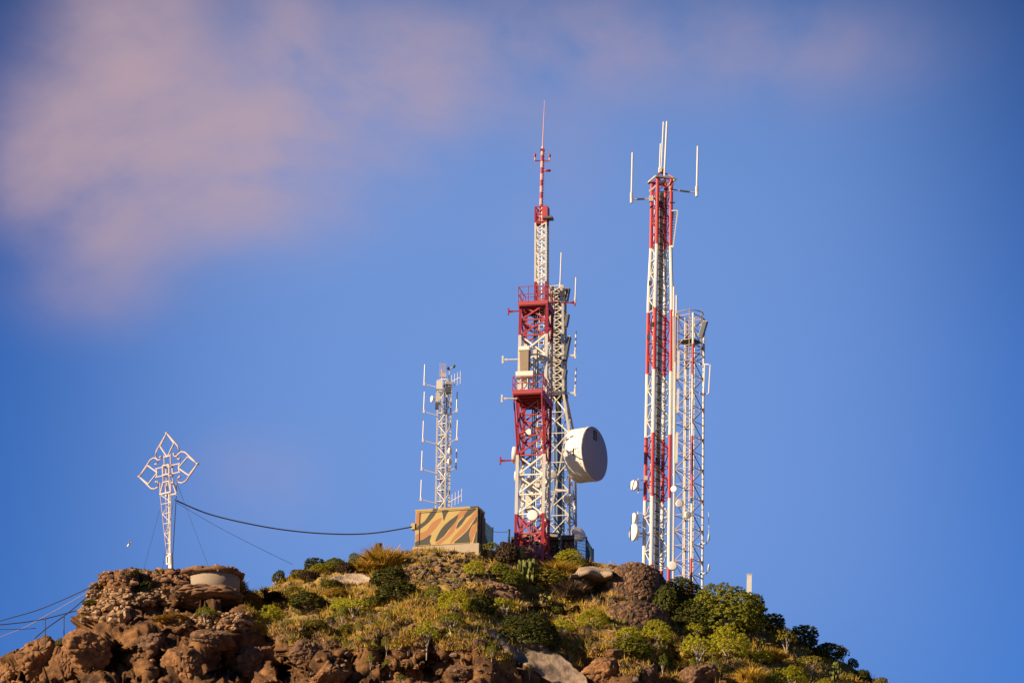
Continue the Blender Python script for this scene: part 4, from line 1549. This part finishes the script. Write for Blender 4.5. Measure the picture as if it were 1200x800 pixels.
BOULD = [  # px, py centre, width, height, mesh, label
    (44, 765, 52, 56, 4, 'rounded orange-brown boulder at the far left of the skyline'),
    (78, 768, 34, 50, 5, 'upright dark boulder next to the rounded one at the left, pointed top'),
    (104, 752, 60, 44, 6, 'largest brown boulder with an orange sunlit crown below the stone terraces'),
    (8, 785, 34, 40, 5, 'small orange boulder cut by the left edge of the picture'),
    (176, 748, 46, 36, 0, 'dark brown boulder right of the largest one, below the terraces'),
    (216, 772, 54, 46, 6, 'orange-brown rock bulge under the bunker at the bottom'),
    (302, 764, 46, 50, 1, 'broad grey-brown boulder under the round lime bush'),
    (238, 702, 104, 30, 2, 'broad brown rock ledge carrying the round bunker'),
    (250, 745, 50, 30, 2, 'low brown boulder directly below the bunker shadow'),
    (356, 757, 40, 32, 0, 'brown boulder right of the broad grey-brown one'),
    (388, 785, 46, 34, 5, 'orange boulder low on the slope left of the small stemmed plants'),
    (385, 752, 18, 20, 1, 'small brown boulder on the rocky rim right of the round lime bush'),
    (425, 752, 16, 18, 6, 'small orange boulder standing between the stemmed plants'),
    (362, 745, 20, 18, 5, 'small reddish boulder on the rim just under the yellow shrubs'),
    (708, 785, 60, 36, 4, 'flat-topped orange boulder right of the pale rock slab'),
    (755, 785, 44, 36, 0, 'dark brown boulder in the middle of the lower right slope'),
    (820, 790, 66, 40, 1, 'wide brown boulder under the pale stemmed shrubs at the right'),
    (722, 765, 30, 14, 6, 'low reddish boulder under the dark green shrub on the right slope'),
    (560, 752, 24, 18, 0, 'dark boulder at the upper end of the pale rock slab'),
    (545, 785, 40, 26, 2, 'dark brown boulder at the bottom between pale streaks and slab'),
    (443, 637, 11, 12, 1, 'dark pointed rock on the skyline above the golden grass hummock'),
]
def put(name, me_, base, sx, sy, sz, rz=0, label=None, cat=None, group=None):
    o = bpy.data.objects.new(name, me_)
    C.objects.link(o)
    o.location, o.scale, o.rotation_euler = base, (sx, sy, sz), (0, 0, rz)
    if label:
        tag(o, label, cat, group)
    return o
for i, (px, py, w, h, k, lab) in enumerate(BOULD):
    p, nn = hit(px, py + h * .2)
    if 'ledge carrying' in lab:
        p = W(px, py, -4.6)
    if i == len(BOULD) - 1:
        p = W(px, py + 3, .9)
    s = PXM * 250 / (p - CAM).dot(fwd)
    put('boulder', BM[k], p + Vector((0, .2, 0)), w / s / 2.1, w / s / 2.3, h / s / 2.1, i * 1.7, lab, 'boulder', 'boulders on the hill')
# rubble: uncountable loose stones
d = MB()
for k in range(2600):
    px = random.uniform(-10, 1050)
    cr = float(np.interp(px, CREST[:, 0], CREST[:, 1]))
    py = cr + random.uniform(3, 150)
    if px < 350 and random.random() < .7:
        continue
    if py > 812:
        continue
    p, nn = hit(px, py)
    s = random.choice((.05, .07, .09, .12, .12, .2)) * random.uniform(.8, 1.5)
    d.rock(p + nn * s * .2, s * 1.2, s, s * .7, random.choice(('greystone', 'stones', 'boulder', 'boulder', 'orangerock')))
for k in range(480):                           # scree under the hut
    px, py = random.gauss(508, 30), random.uniform(647, 686)
    p, nn = hit(px, py)
    s = random.choice((.05, .06, .08, .1, .14, .22)) * random.uniform(.7, 1.3)
    d.rock(p + nn * s * .2, s * 1.2, s, s * .7, 'greystone')
kind(d.build('rubble'), 'stuff')

# ------------------------------------------------------------------ vegetation
def rv():
    v = Vector((random.gauss(0, 1), random.gauss(0, 1), random.gauss(0, 1)))
    return v.normalized()

def leaf_quad(d, c, n, s, m, asp=1.6):
    u, w = basis(n)
    a = random.uniform(0, 6.28)
    e1 = (u * math.cos(a) + w * math.sin(a)) * s * asp
    e2 = (w * math.cos(a) - u * math.sin(a)) * s
    d.add([c - e1, c + e2 * .7, c + e1, c - e2 * .7], [[0, 1, 2, 3]], m)

def crown_mesh(kind_, seed):
    """unit shrub crown: width 1, height 1, base at 0, leaf faces gathered in clumps"""
    random.seed(seed)
    d = MB()
    m = LF['green']
    if kind_ == 'dome':
        nl, leaves, sz, flat = 430, 24, .0135, 1.0
    elif kind_ == 'flat':
        nl, leaves, sz, flat = 230, 22, .0155, .42
    elif kind_ == 'big':
        nl, leaves, sz, flat = 1200, 26, .0120, 1.0
    else:
        nl, leaves, sz, flat = 520, 28, .0185, 1.0
    lobes = [(rv(), random.uniform(.75, 1.1)) for _ in range(14 if kind_ == 'big' else 7)]
    for k in range(nl):
        t, z = random.uniform(0, 2 * PI), random.uniform(-.5 if kind_ != 'flat' else -.1, 1)
        rr = math.sqrt(max(0, 1 - z * z))
        dirv = Vector((rr * math.cos(t), rr * math.sin(t), z))
        k2 = max(l * max(0, dirv.dot(v)) ** 2 for v, l in lobes) * .40 + .66
        depth = random.choice((1, 1, 1, 1, .92, .85, .7))
        p = dirv * k2 * depth * random.uniform(.92, 1.08)
        if kind_ == 'flat':
            c = Vector((p.x * .52, p.y * .52, .50 + p.z * .48))
        elif kind_ in ('dome', 'big'):
            c = Vector((p.x * .54, p.y * .54, .34 + p.z * .66))
        else:
            c = Vector((p.x * .54, p.y * .54, .36 + p.z * .64))
        cs = random.uniform(.022, .05) if kind_ == 'big' else random.uniform(.03, .065)
        for j in range(leaves):
            q = rv() * cs * random.uniform(.3, 1) ** .6
            q.z *= .8
            nrm_ = (q.normalized() * .8 + dirv * .5 + Vector((0, 0, .4)) + rv() * .5).normalized()
            leaf_quad(d, c + q, nrm_, sz * random.uniform(.6, 1.3), m)
    return d

def stem_mesh(seed, spread=.3, top=.6, n=7):
    random.seed(seed)
    d = MB()
    for k in range(n):
        t = 2 * PI * k / n + random.uniform(-.4, .4)
        e = Vector((math.cos(t) * spread * random.uniform(.5, 1.1), math.sin(t) * spread * random.uniform(.5, 1.1), top * random.uniform(.85, 1.1)))
        md = Vector((e.x * .35, e.y * .35, top * .45))
        d.line([Vector((0, 0, -.25)), Vector((e.x * .08, e.y * .08, top * .15)), md, e], [.024, .020, .014, .008], 'stem', 5)
        for s in (-1, 1):
            q = e + Vector((random.uniform(-.12, .12), random.uniform(-.12, .12), .16))
            d.line([md, md.lerp(q, .5), md.lerp(q, .85)], [.012, .009, .006], 'stem', 5)
    return d

def finish(d, name):
    me_ = bpy.data.meshes.new(name)
    me_.from_pydata([tuple(v) for v in d.v], [], d.f)
    for m_ in d.mats:
        me_.materials.append(m_)
    me_.polygons.foreach_set('material_index', d.m)
    me_.polygons.foreach_set('use_smooth', d.smooth)
    return me_
CRN = {k: [finish(crown_mesh(k, 100 + i), 'crown') for i in range(4)] for k in ('dome', 'flat', 'bush', 'big')}
STM = [finish(stem_mesh(300 + i, .18, .30), 'stem') for i in range(3)]
STT = [finish(stem_mesh(320 + i, .26, .62, 5), 'stem') for i in range(3)]

def cactus_mesh(seed, n=34):
    random.seed(seed)
    d = MB()
    pads = [(Vector((random.uniform(-.28, .28), random.uniform(-.2, .2), .05)), Vector((random.uniform(-.3, .3), random.uniform(-.3, .3), 1)).normalized()) for _ in range(7)]
    i = 0
    while i < n and i < len(pads):
        b0, a = pads[i]
        L, w = random.uniform(.14, .22), random.uniform(.06, .095)
        u, _ = basis(a)
        fx = Matrix.Rotation(random.uniform(0, 6.28), 3, a) @ u
        fy = a.cross(fx)
        c = b0 + a * L * .5
        vs = [c - a * L * .5]
        for rr, hh_ in ((.55, -.38), (.95, -.1), (1, .15), (.75, .38)):
            for j in range(8):
                t = 2 * PI * j / 8
                vs.append(c + a * hh_ * L + fx * math.cos(t) * w * rr + fy * math.sin(t) * .022 * rr)
        vs.append(c + a * L * .5)
        fs = [[0, 1 + (j + 1) % 8, 1 + j] for j in range(8)]
        for k in range(3):
            for j in range(8):
                fs.append([1 + k * 8 + j, 1 + k * 8 + (j + 1) % 8, 1 + (k + 1) * 8 + (j + 1) % 8, 1 + (k + 1) * 8 + j])
        fs += [[33, 25 + j, 25 + (j + 1) % 8] for j in range(8)]
        d.add(vs, fs, LF['cactus'], True)
        if b0.z < .75:
            for _ in range(random.choice((1, 2, 2))):
                dirn = (a + fx * random.uniform(-.9, .9) + rv() * .25 + Vector((0, 0, .2))).normalized()
                pads.append((b0 + a * L * .92, dirn))
        i += 1
    return finish(d, 'prickly_pear')
CAC = [cactus_mesh(400 + i) for i in range(3)]

def tuft_mesh(seed, n=3400, wide=.5):
    random.seed(seed)
    d = MB()
    for k in range(n):
        t, r = random.uniform(0, 6.28), wide * math.sqrt(random.random()) * .8
        b0 = Vector((math.cos(t) * r, math.sin(t) * r, -.05))
        a = Vector((math.cos(t) * r * .5, math.sin(t) * r * .5, 1)) + rv() * .62
        hgt = (1 - (r / wide) ** 2 * .7) * random.uniform(.35, .88)
        q = b0 + a.normalized() * hgt
        mdl = b0.lerp(q, .55) + Vector((0, 0, .05))
        q += Vector((a.x * .15, a.y * .15, -.06))
        s = rv().cross(a).normalized() * .0052
        d.add([b0 - s, b0 + s, mdl + s * .8, q, mdl - s * .8], [[0, 1, 2, 3, 4]], LF['gold'])
    return finish(d, 'grass_tuft')
TUF = [tuft_mesh(500 + i) for i in range(3)]

def recolour(o, m_):
    o.material_slots[0].link = 'OBJECT'
    o.material_slots[0].material = m_

seq = [0]
def shrub(px, py, w, h, shape, colr, label, group=None, name='shrub', cat='shrub', stem=None, Y=None, sm_=None):
    """a shrub whose foot is on the ground at (px,py), w by h picture units large"""
    seq[0] += 1
    i = seq[0]
    p = hit(px, py)[0] if Y is None else W(px, py, Y)
    s = FPX / (p - CAM).dot(fwd)
    rz = i * 2.399
    if px > 650 and Y is None and shape in ('dome', 'flat', 'bush') and not 775 < px < 860:
        w, h = w * .86, h * .84
    wm_, hm_ = w / s, h / s / math.cos(PITCH) * (.9 if shape in ('dome', 'bush', 'big') else 1)
    if w > 48 and shape in ('dome', 'bush'):
        shape = 'big'
    if shape in ('dome', 'flat', 'bush', 'big'):
        root = bpy.data.objects.new(name, None)
        C.objects.link(root)
        root.location = p
        tag(root, label, cat, group)
        c = put('crown', CRN[shape][i % 4], (0, 0, 0), wm_, wm_ * random.uniform(.85, 1.1), hm_, rz)
        recolour(c, LF[colr])
        c.parent = root
        t = put('stem', (STT if shape == 'flat' else STM)[i % 3], (0, 0, 0), wm_, wm_, hm_ * (1.0 if shape == 'flat' else .9), rz)
        if stem == 'dark' or (stem is None and shape == 'bush'):
            recolour(t, MT['darkstem'])
        t.parent = root
        return root
    me_ = (CAC if shape == 'cactus' else TUF)[i % 3]
    o = put(name, me_, p, wm_, wm_, hm_ * (1.15 if shape == 'cactus' else 1.0), rz, label, cat, group)
    recolour(o, LF[colr])
    return o

G1, G2, G3, G4, G5 = 'lime green domed shrubs', 'dark green bushes', 'small pale-stemmed shrubs', 'prickly pear cacti', 'golden grass tufts'
SH = [
    (327, 680, 15, 15, 'bush', 'dark', 'small dark shrub alone on the skyline left of the middle ridge', G2),
    (368, 667, 24, 15, 'bush', 'dark', 'flat dark green bush highest on the middle ridge', G2),
    (391, 668, 22, 16, 'bush', 'green', 'olive green bush on the skyline right of the flat dark one', None),
    (376, 672, 24, 12, 'dome', 'lime', 'small yellow-green shrub in front of the flat dark ridge bush', G1),
    (415, 662, 15, 15, 'bush', 'green', 'small green shrub on the skyline left of the golden hummock', None),
    (352, 676, 22, 11, 'bush', 'olive', 'low olive shrub on the ridge left of the flat dark bush', None),
    (405, 672, 26, 14, 'bush', 'brown', 'brown twiggy shrub under the skyline bushes of the middle ridge', None),
    (363, 680, 24, 12, 'bush', 'brown', 'brown twiggy shrub on the slope under the flat dark ridge bush', None),
    (458, 685, 40, 22, 'bush', 'dark', 'upper of the two dark green bushes left of the hut', G2),
    (464, 704, 44, 26, 'bush', 'dark', 'lower of the two dark green bushes left of the hut', G2),
    (318, 741, 40, 36, 'dome', 'lime', 'round lime green shrub alone above the rocks right of the bunker', G1),
    (362, 714, 46, 20, 'bush', 'dark', 'wide low dark green shrub on the middle slope', G2),
    (398, 716, 26, 18, 'dome', 'lime', 'yellow-green shrub right of the wide low dark one', G1),
    (414, 726, 34, 26, 'flat', 'lime', 'pale lime shrub with flat crown below the pale rock ledge', G1),
    (437, 712, 24, 14, 'bush', 'green', 'small green shrub just right of the pale lime flat one', None),
    (345, 700, 26, 14, 'bush', 'olive', 'olive shrub beside the dark bunker shadow', None),
    (395, 700, 26, 12, 'bush', 'gold', 'golden dry shrub in the middle of the left slope', None),
    (388, 688, 22, 10, 'bush', 'green', 'small green shrub at the left end of the pale rock ledge', None),
    (410, 742, 26, 12, 'bush', 'olive', 'low olive shrub at the rim above the left rocks', None),
    (372, 736, 26, 10, 'bush', 'olive', 'low olive shrub on the rim right of the round lime shrub', None),
    (408, 770, 18, 20, 'flat', 'green', 'small stemmed plant with green top among the lower left rocks', G3),
    (434, 785, 12, 22, 'flat', 'green', 'thin tall-stemmed plant with small green top in the lower left rocks', G3),
    (457, 788, 20, 17, 'flat', 'green', 'small stemmed plant with wide green top, right of the tall-stemmed one', G3),
    (470, 803, 17, 13, 'flat', 'green', 'small stemmed plant lowest at the bottom edge', G3),
    (500, 764, 30, 36, 'flat', 'lime', 'candelabra shrub with lime crown and white trunk in the middle of the slope', G3),
    (529, 744, 32, 28, 'flat', 'green', 'candelabra shrub with many pale branches under the lime dome', G3),
    (508, 706, 28, 24, 'dome', 'green', 'round green shrub left of the stone mound', G1),
    (532, 717, 40, 26, 'dome', 'lime', 'broad lime dome below the stone mound', G1),
    (564, 719, 32, 24, 'bush', 'dark', 'dark green shrub right of the broad lime dome', G2),
    (592, 725, 33, 26, 'flat', 'lime', 'flat-topped lime shrub below the right end of the stone mound', G1),
    (556, 675, 28, 20, 'dome', 'lime', 'neat lime dome on the bare ground right under the hut', G1),
    (585, 676, 24, 18, 'bush', 'green', 'green shrub left of the tall prickly pear', None),
    (600, 688, 30, 22, 'bush', 'green', 'green shrub at the foot of the tall prickly pear', None),
    (574, 656, 22, 22, 'flat', 'green', 'green plant with pale stems beside the green fence', G3),
    (595, 660, 34, 26, 'bush', 'brown', 'brown scrub bush in front of the stone building annex', None),
    (618, 686, 34, 48, 'cactus', 'cactus', 'tall prickly pear cactus below the red tower base', G4),
    (607, 655, 22, 24, 'cactus', 'cactusyellow', 'pale prickly pear pads in front of the left red tower leg', G4),
    (655, 674, 40, 28, 'tuft', 'gold', 'golden grass tuft in front of the right red tower leg', G5),
    (667, 664, 46, 27, 'dome', 'lime', 'lime dome bush at the foot of the towers', G1),
    (640, 690, 46, 26, 'bush', 'olive', 'large olive scrub bush right of the tall prickly pear', None),
    (668, 700, 38, 34, 'tuft', 'brown', 'dark brown scrub bush left of the stone shelter', None),
    (640, 712, 34, 22, 'cactus', 'cactusyellow', 'yellowish prickly pear on the dark slope below the brown scrub', G4),
    (652, 720, 20, 14, 'bush', 'green', 'small green shrub under the yellowish prickly pear', None),
    (618, 760, 58, 42, 'bush', 'dark', 'large dark green bush above the pale rock slab', G2),
    (642, 758, 30, 30, 'bush', 'dark', 'dark green bush merging with the right side of the large one', G2),
    (697, 737, 47, 32, 'dome', 'lime', 'largest lime shrub below the stone shelter', G1),
    (659, 750, 36, 30, 'flat', 'lime', 'lime shrub with open crown between the dark bush and the largest lime one', G1),
    (695, 773, 28, 24, 'flat', 'green', 'rounded green shrub on pale stems above the flat-topped boulder', G3),
    (668, 774, 15, 20, 'flat', 'green', 'slender pale-stemmed plant right of the pale rock slab', G3),
    (735, 758, 36, 30, 'flat', 'lime', 'lime flat-crowned shrub under the round ruin', G1),
    (769, 754, 44, 36, 'dome', 'lime', 'bright lime shrub at the right foot of the round ruin', G1),
    (740, 770, 44, 30, 'bush', 'green', 'green bush in front of the two lime shrubs under the ruin', None),
    (814, 750, 30, 20, 'flat', 'lime', 'small lime shrub in front of the dark hollow', G1),
    (798, 716, 50, 42, 'bush', 'dark', 'dark tree-like bush at the feet of the right-hand towers', G2),
    (780, 722, 30, 40, 'bush', 'dark', 'dark bush squeezed between the round ruin and the tower feet', G2),
    (850, 742, 84, 60, 'dome', 'green', 'biggest green bush on the right ridge with a deep dark underside', G2),
    (815, 745, 60, 44, 'bush', 'dark', 'dark bush filling the hollow left of the biggest green bush', G2),
    (884, 722, 24, 38, 'bush', 'dark', 'tall sparse dark shrub under the white upright panel', G2),
    (894, 722, 18, 20, 'cactus', 'cactus', 'prickly pear on the ridge right of the biggest bush', G4),
    (891, 742, 18, 20, 'cactus', 'cactusyellow', 'yellow prickly pear below the ridge right of the biggest bush', G4),
    (893, 758, 20, 18, 'cactus', 'cactusyellow', 'pale spreading prickly pear on the right slope', G4),
    (906, 744, 36, 34, 'bush', 'dark', 'dark bush on the right ridge beyond the prickly pear', G2),
    (853, 772, 46, 44, 'dome', 'lime', 'tall lime shrub below the biggest green bush', G1),
    (818, 780, 38, 36, 'flat', 'lime', 'pale lime shrub on white stems left of the tall lime one', G1),
    (843, 738, 26, 22, 'bush', 'olive', 'olive shrub under the dark side of the biggest bush', None),
    (892, 777, 32, 22, 'dome', 'lime', 'lime cushion shrub on the right slope', G1),
    (880, 800, 32, 32, 'tuft', 'gold', 'golden grass tuft low on the right slope', G5),
    (905, 772, 30, 20, 'tuft', 'gold', 'golden grass tuft behind the lime cushion shrub', G5),
    (921, 767, 36, 38, 'flat', 'olive', 'olive tree-like shrub with a pale trunk on the right slope', None),
    (942, 757, 42, 33, 'bush', 'dark', 'dark bush hanging over the right ridge above the olive shrub', G2),
    (970, 773, 44, 26, 'bush', 'dark', 'dark bush further down the right ridge', G2),
    (988, 777, 17, 24, 'flat', 'pink', 'small pinkish shrub standing against the sky on the right ridge', G3),
    (999, 782, 14, 14, 'bush', 'dark', 'tiny dark shrub just right of the pinkish one', G2),
    (950, 794, 38, 34, 'flat', 'olive', 'olive green shrub with a forked pale stem, lower right', None),
    (928, 806, 50, 34, 'dome', 'lime', 'yellow-green bush at the bottom edge on the right', G1),
    (975, 800, 30, 36, 'cactus', 'cactus', 'large olive prickly pear on the lower right slope', G4),
    (1010, 797, 26, 16, 'bush', 'dark', 'dark scrub bush at the lower end of the right ridge', G2),
    (1032, 808, 22, 20, 'bush', 'olive', 'olive scrub bush last on the right ridge before the edge', None),
    (905, 806, 40, 26, 'bush', 'green', 'green bush at the bottom edge left of the yellow-green one', None),
    (968, 808, 28, 16, 'dome', 'lime', 'low lime shrub at the bottom edge under the olive prickly pear', G1),
    (240, 730, 27, 20, 'flat', 'green', 'green shrub on pale stems under the bunker', G3),
    (168, 694, 26, 18, 'bush', 'dark', 'dark green plant growing in the upper stones of the left knoll', G2),
    (170, 711, 26, 11, 'bush', 'dark', 'low green plant between the two stone terraces', G2),
    (110, 711, 26, 9, 'bush', 'olive', 'olive plant on the ledge at the left of the terraces', None),
    (205, 728, 40, 8, 'bush', 'gold', 'golden plant on the ledge right of the terraces', None),
    (70, 742, 12, 10, 'bush', 'olive', 'small yellowish plant on the twin boulders', None),
    (450, 664, 50, 40, 'tuft', 'gold', 'big golden grass hummock on the skyline left of the hut', G5),
    (430, 670, 34, 22, 'tuft', 'gold', 'smaller golden grass hummock left of the big one', G5),
    (466, 660, 22, 20, 'tuft', 'gold', 'golden grass tuft between the big hummock and the hut', G5),
    (648, 735, 22, 14, 'tuft', 'gold', 'golden grass tuft behind the large dark bush', G5),
    (598, 742, 24, 16, 'tuft', 'gold', 'golden grass tuft left of the large dark bush', G5),
]
random.seed(11)
for s in SH:
    tuft = s[4] == 'tuft' and s[5] == 'gold'
    shrub(*s[:7], group=s[7], name='grass_tuft' if tuft else ('prickly_pear' if s[4] == 'cactus' else 'shrub'),
          cat='grass tuft' if tuft else ('cactus' if s[4] == 'cactus' else 'shrub'))
# little pale-stemmed plants nobody can tell apart
spots = [(432, 738), (452, 736), (420, 748), (444, 752), (465, 757), (480, 762), (453, 768), (486, 772), (512, 772), (620, 795), (577, 775), (730, 790),
         (752, 775), (765, 772), (795, 775), (812, 790), (836, 788), (842, 795), (690, 748), (680, 765), (775, 790), (400, 732), (390, 738), (540, 770)]
for px, py in spots:
    shrub(px + random.uniform(-2, 2), py, random.uniform(9, 14), random.uniform(17, 26), 'flat', random.choice(('olive', 'green', 'brown')),
          'tiny pale-stemmed plant with a sparse top on the rocky lower slope', 'tiny stemmed plants on the lower slope')

# ground cover
random.seed(21)
def cover(name, colr, n, hgt, wid, blades, veg, region=(280, 1050), seed=0.0):
    d = MB()
    k = 0
    tries = 0
    while k < n and tries < n * 8:
        tries += 1
        px = random.uniform(*region)
        cr = float(np.interp(px, CREST[:, 0], CREST[:, 1]))
        dr = float(np.interp(px, DROCK[:, 0], DROCK[:, 1]))
        dy = random.uniform(0, min(dr + 25, 140))
        p, nn = hit(px, cr + dy)
        if 466 < px < 590 and 644 < cr + dy < 688 and random.random() < .6:
            continue
        if noise.fractal(p * .45 + Vector((seed, 0, 0)), 1, 2, 3) < veg:
            continue
        k += 1
        big = random.uniform(.6, 1.4)
        for j in range(blades):
            b0 = p + Vector((random.gauss(0, .16), random.gauss(0, .16), -.04))
            a = Vector((random.gauss(0, .5), random.gauss(0, .5), 1)).normalized() * hgt * big * random.uniform(.5, 1.2)
            s = rv().cross(a).normalized() * wid
            d.add([b0 - s, b0 + s, b0 + a], [[0, 1, 2]], LF[colr])
    kind(d.build(name), 'stuff')
cover('dry_grass', 'gold', 2600, .40, .022, 12, .02, seed=3)
cover('pale_grass', 'tan', 2700, .36, .018, 11, .02, seed=17)
cover('green_undergrowth', 'olive', 1500, .34, .04, 13, .04, seed=31)
cover('brown_undergrowth', 'brown', 900, .34, .028, 13, .04, seed=47)
cover('low_scrub', 'green', 420, .34, .045, 18, .0, seed=61)
cover('golden_scrub', 'gold', 900, .5, .03, 16, .05, seed=73)
cover('knoll_grass', 'olive', 260, .22, .03, 9, -.1, (95, 300), seed=5)

# ------------------------------------------------------------------ sky and light
SUN_EL, SUN_AZ = R(21), R(62)                 # the sun stands behind the viewer's left shoulder
sd = Vector((-math.sin(SUN_AZ) * math.cos(SUN_EL), -math.cos(SUN_AZ) * math.cos(SUN_EL), math.sin(SUN_EL)))
L = bpy.data.lights.new('sun', 'SUN')
L.energy, L.angle, L.color = 5.0, R(.5), (1.0, .79, .53)
lo = bpy.data.objects.new('sun', L)
lo.rotation_euler = (-sd).to_track_quat('-Z', 'Y').to_euler()
C.objects.link(lo)

wd = bpy.data.worlds.new('World')
scene.world = wd
wd.use_nodes = True
nt = wd.node_tree
bg = nt.nodes['Background']
sky = nt.nodes.new('ShaderNodeTexSky')
sky.sky_type = 'NISHITA'
sky.sun_disc = False
sky.sun_elevation = SUN_EL
sky.sun_rotation = math.atan2(sd.x, sd.y)
sky.air_density, sky.dust_density, sky.ozone_density = 1.0, .3, 2.0
bg.inputs['Strength'].default_value = .063
tinted = mixc(nt, 1.0, sky.outputs[0], (1.0, 1.0, 1.0), 'MULTIPLY')
# clouds: soft banks fixed in the sky by azimuth and elevation
tc = nt.nodes.new('ShaderNodeTexCoord')
sep = nt.nodes.new('ShaderNodeSeparateXYZ')
nt.links.new(tc.outputs['Generated'], sep.inputs[0])
az = math_(nt, 'ARCTAN2', sep.outputs[0], sep.outputs[1])
el = math_(nt, 'ARCSINE', sep.outputs[2])
mp = N(nt, 'ShaderNodeMapping')
nt.links.new(tc.outputs['Generated'], mp.inputs[0])
mp.inputs['Scale'].default_value = (1, 1, 1.5)
nz = N(nt, 'ShaderNodeTexNoise', Scale=9.0, Detail=8.0, Roughness=.56, Distortion=.6)
nt.links.new(mp.outputs[0], nz.inputs['Vector'])
nz2 = N(nt, 'ShaderNodeTexNoise', Scale=26.0, Detail=5.0, Roughness=.55)
nt.links.new(mp.outputs[0], nz2.inputs['Vector'])
def azel(px, py):
    d_ = ray(px, py).normalized()
    return math.atan2(d_.x, d_.y), math.asin(d_.z)
def blob(px, py, wx, wy, amp, rot=0.0):
    a0, e0 = azel(px, py)
    da, de = math_(nt, 'SUBTRACT', az, a0), math_(nt, 'SUBTRACT', el, e0)
    c_, s_ = math.cos(rot), math.sin(rot)
    u = math_(nt, 'ADD', math_(nt, 'MULTIPLY', da, c_), math_(nt, 'MULTIPLY', de, s_))
    v = math_(nt, 'SUBTRACT', math_(nt, 'MULTIPLY', de, c_), math_(nt, 'MULTIPLY', da, s_))
    u = math_(nt, 'POWER', math_(nt, 'DIVIDE', u, wx / FPX), 2)
    v = math_(nt, 'POWER', math_(nt, 'DIVIDE', v, wy / FPX), 2)
    return math_(nt, 'MULTIPLY', math_(nt, 'EXPONENT', math_(nt, 'MULTIPLY', math_(nt, 'ADD', u, v), -1.0)), amp)
tot = None
for b_ in ((150, 60, 95, 110, 1.2), (60, 190, 80, 75, .95), (210, 165, 130, 90, 1.25), (310, 190, 110, 80, .8), (120, 270, 80, 50, .55), (335, 50, 50, 60, .75),
           (440, 110, 120, 85, .8), (570, 65, 150, 60, .62), (720, 40, 100, 45, .45), (880, 55, 170, 60, .55), (110, 350, 80, 40, .35), (300, 560, 80, 50, .16), (650, 200, 90, 90, .12)):
    v = blob(*b_)
    tot = v if tot is None else math_(nt, 'ADD', tot, v)
f = math_(nt, 'ADD', math_(nt, 'MULTIPLY', nz.outputs[0], 2.9), math_(nt, 'MULTIPLY', nz2.outputs[0], 1.6))
dens = math_(nt, 'MULTIPLY', tot, math_(nt, 'MAXIMUM', math_(nt, 'SUBTRACT', f, 1.47), 0.0))
dens = math_(nt, 'MULTIPLY', math_(nt, 'SUBTRACT', 1.0, math_(nt, 'EXPONENT', math_(nt, 'MULTIPLY', dens, -1.25))), .98)
CLOUD = (4.1, 2.95, 3.35)
e_lo, e_hi = azel(600, 420)[1], azel(600, 0)[1]
deep = math_(nt, 'SUBTRACT', 1.0, math_(nt, 'MULTIPLY', math_(nt, 'DIVIDE', math_(nt, 'SUBTRACT', el, e_lo), (e_hi - e_lo) / .42, True), 1.0))
deep = math_(nt, 'MAXIMUM', deep, .55)
sc3 = nt.nodes.new('ShaderNodeCombineXYZ')
for k in range(3):
    nt.links.new(deep, sc3.inputs[k])
tinted = mixc(nt, 1.0, tinted, sc3.outputs[0], 'MULTIPLY')
a0, e0 = azel(630, 430)
vu = math_(nt, 'POWER', math_(nt, 'ABSOLUTE', math_(nt, 'DIVIDE', math_(nt, 'SUBTRACT', az, a0), 545 / FPX)), 4)
vv = math_(nt, 'POWER', math_(nt, 'ABSOLUTE', math_(nt, 'DIVIDE', math_(nt, 'SUBTRACT', el, e0), 470 / FPX)), 4)
vignette = math_(nt, 'MULTIPLY', math_(nt, 'EXPONENT', math_(nt, 'MULTIPLY', math_(nt, 'ADD', vu, vv), -1.0)), .86)  # bright middle, dark corners: lens vignette put into the sky colour
cl = mixc(nt, dens, mixc(nt, vignette, tinted, (1.5, 2.75, 5.95)), CLOUD)
nt.links.new(cl, bg.inputs['Color'])
TINT = [n for n in nt.nodes if n.type == 'MIX'][0]
TINT.inputs[7].default_value = (.165, .425, .97, 1)

vs_ = scene.view_settings
scene.display_settings.display_device = 'sRGB'
vs_.view_transform, vs_.look, vs_.exposure, vs_.gamma = 'Standard', 'None', 0.95, 1.0
vs_.use_curve_mapping = False
scene.render.film_transparent = False
scene.cycles.max_bounces = 6
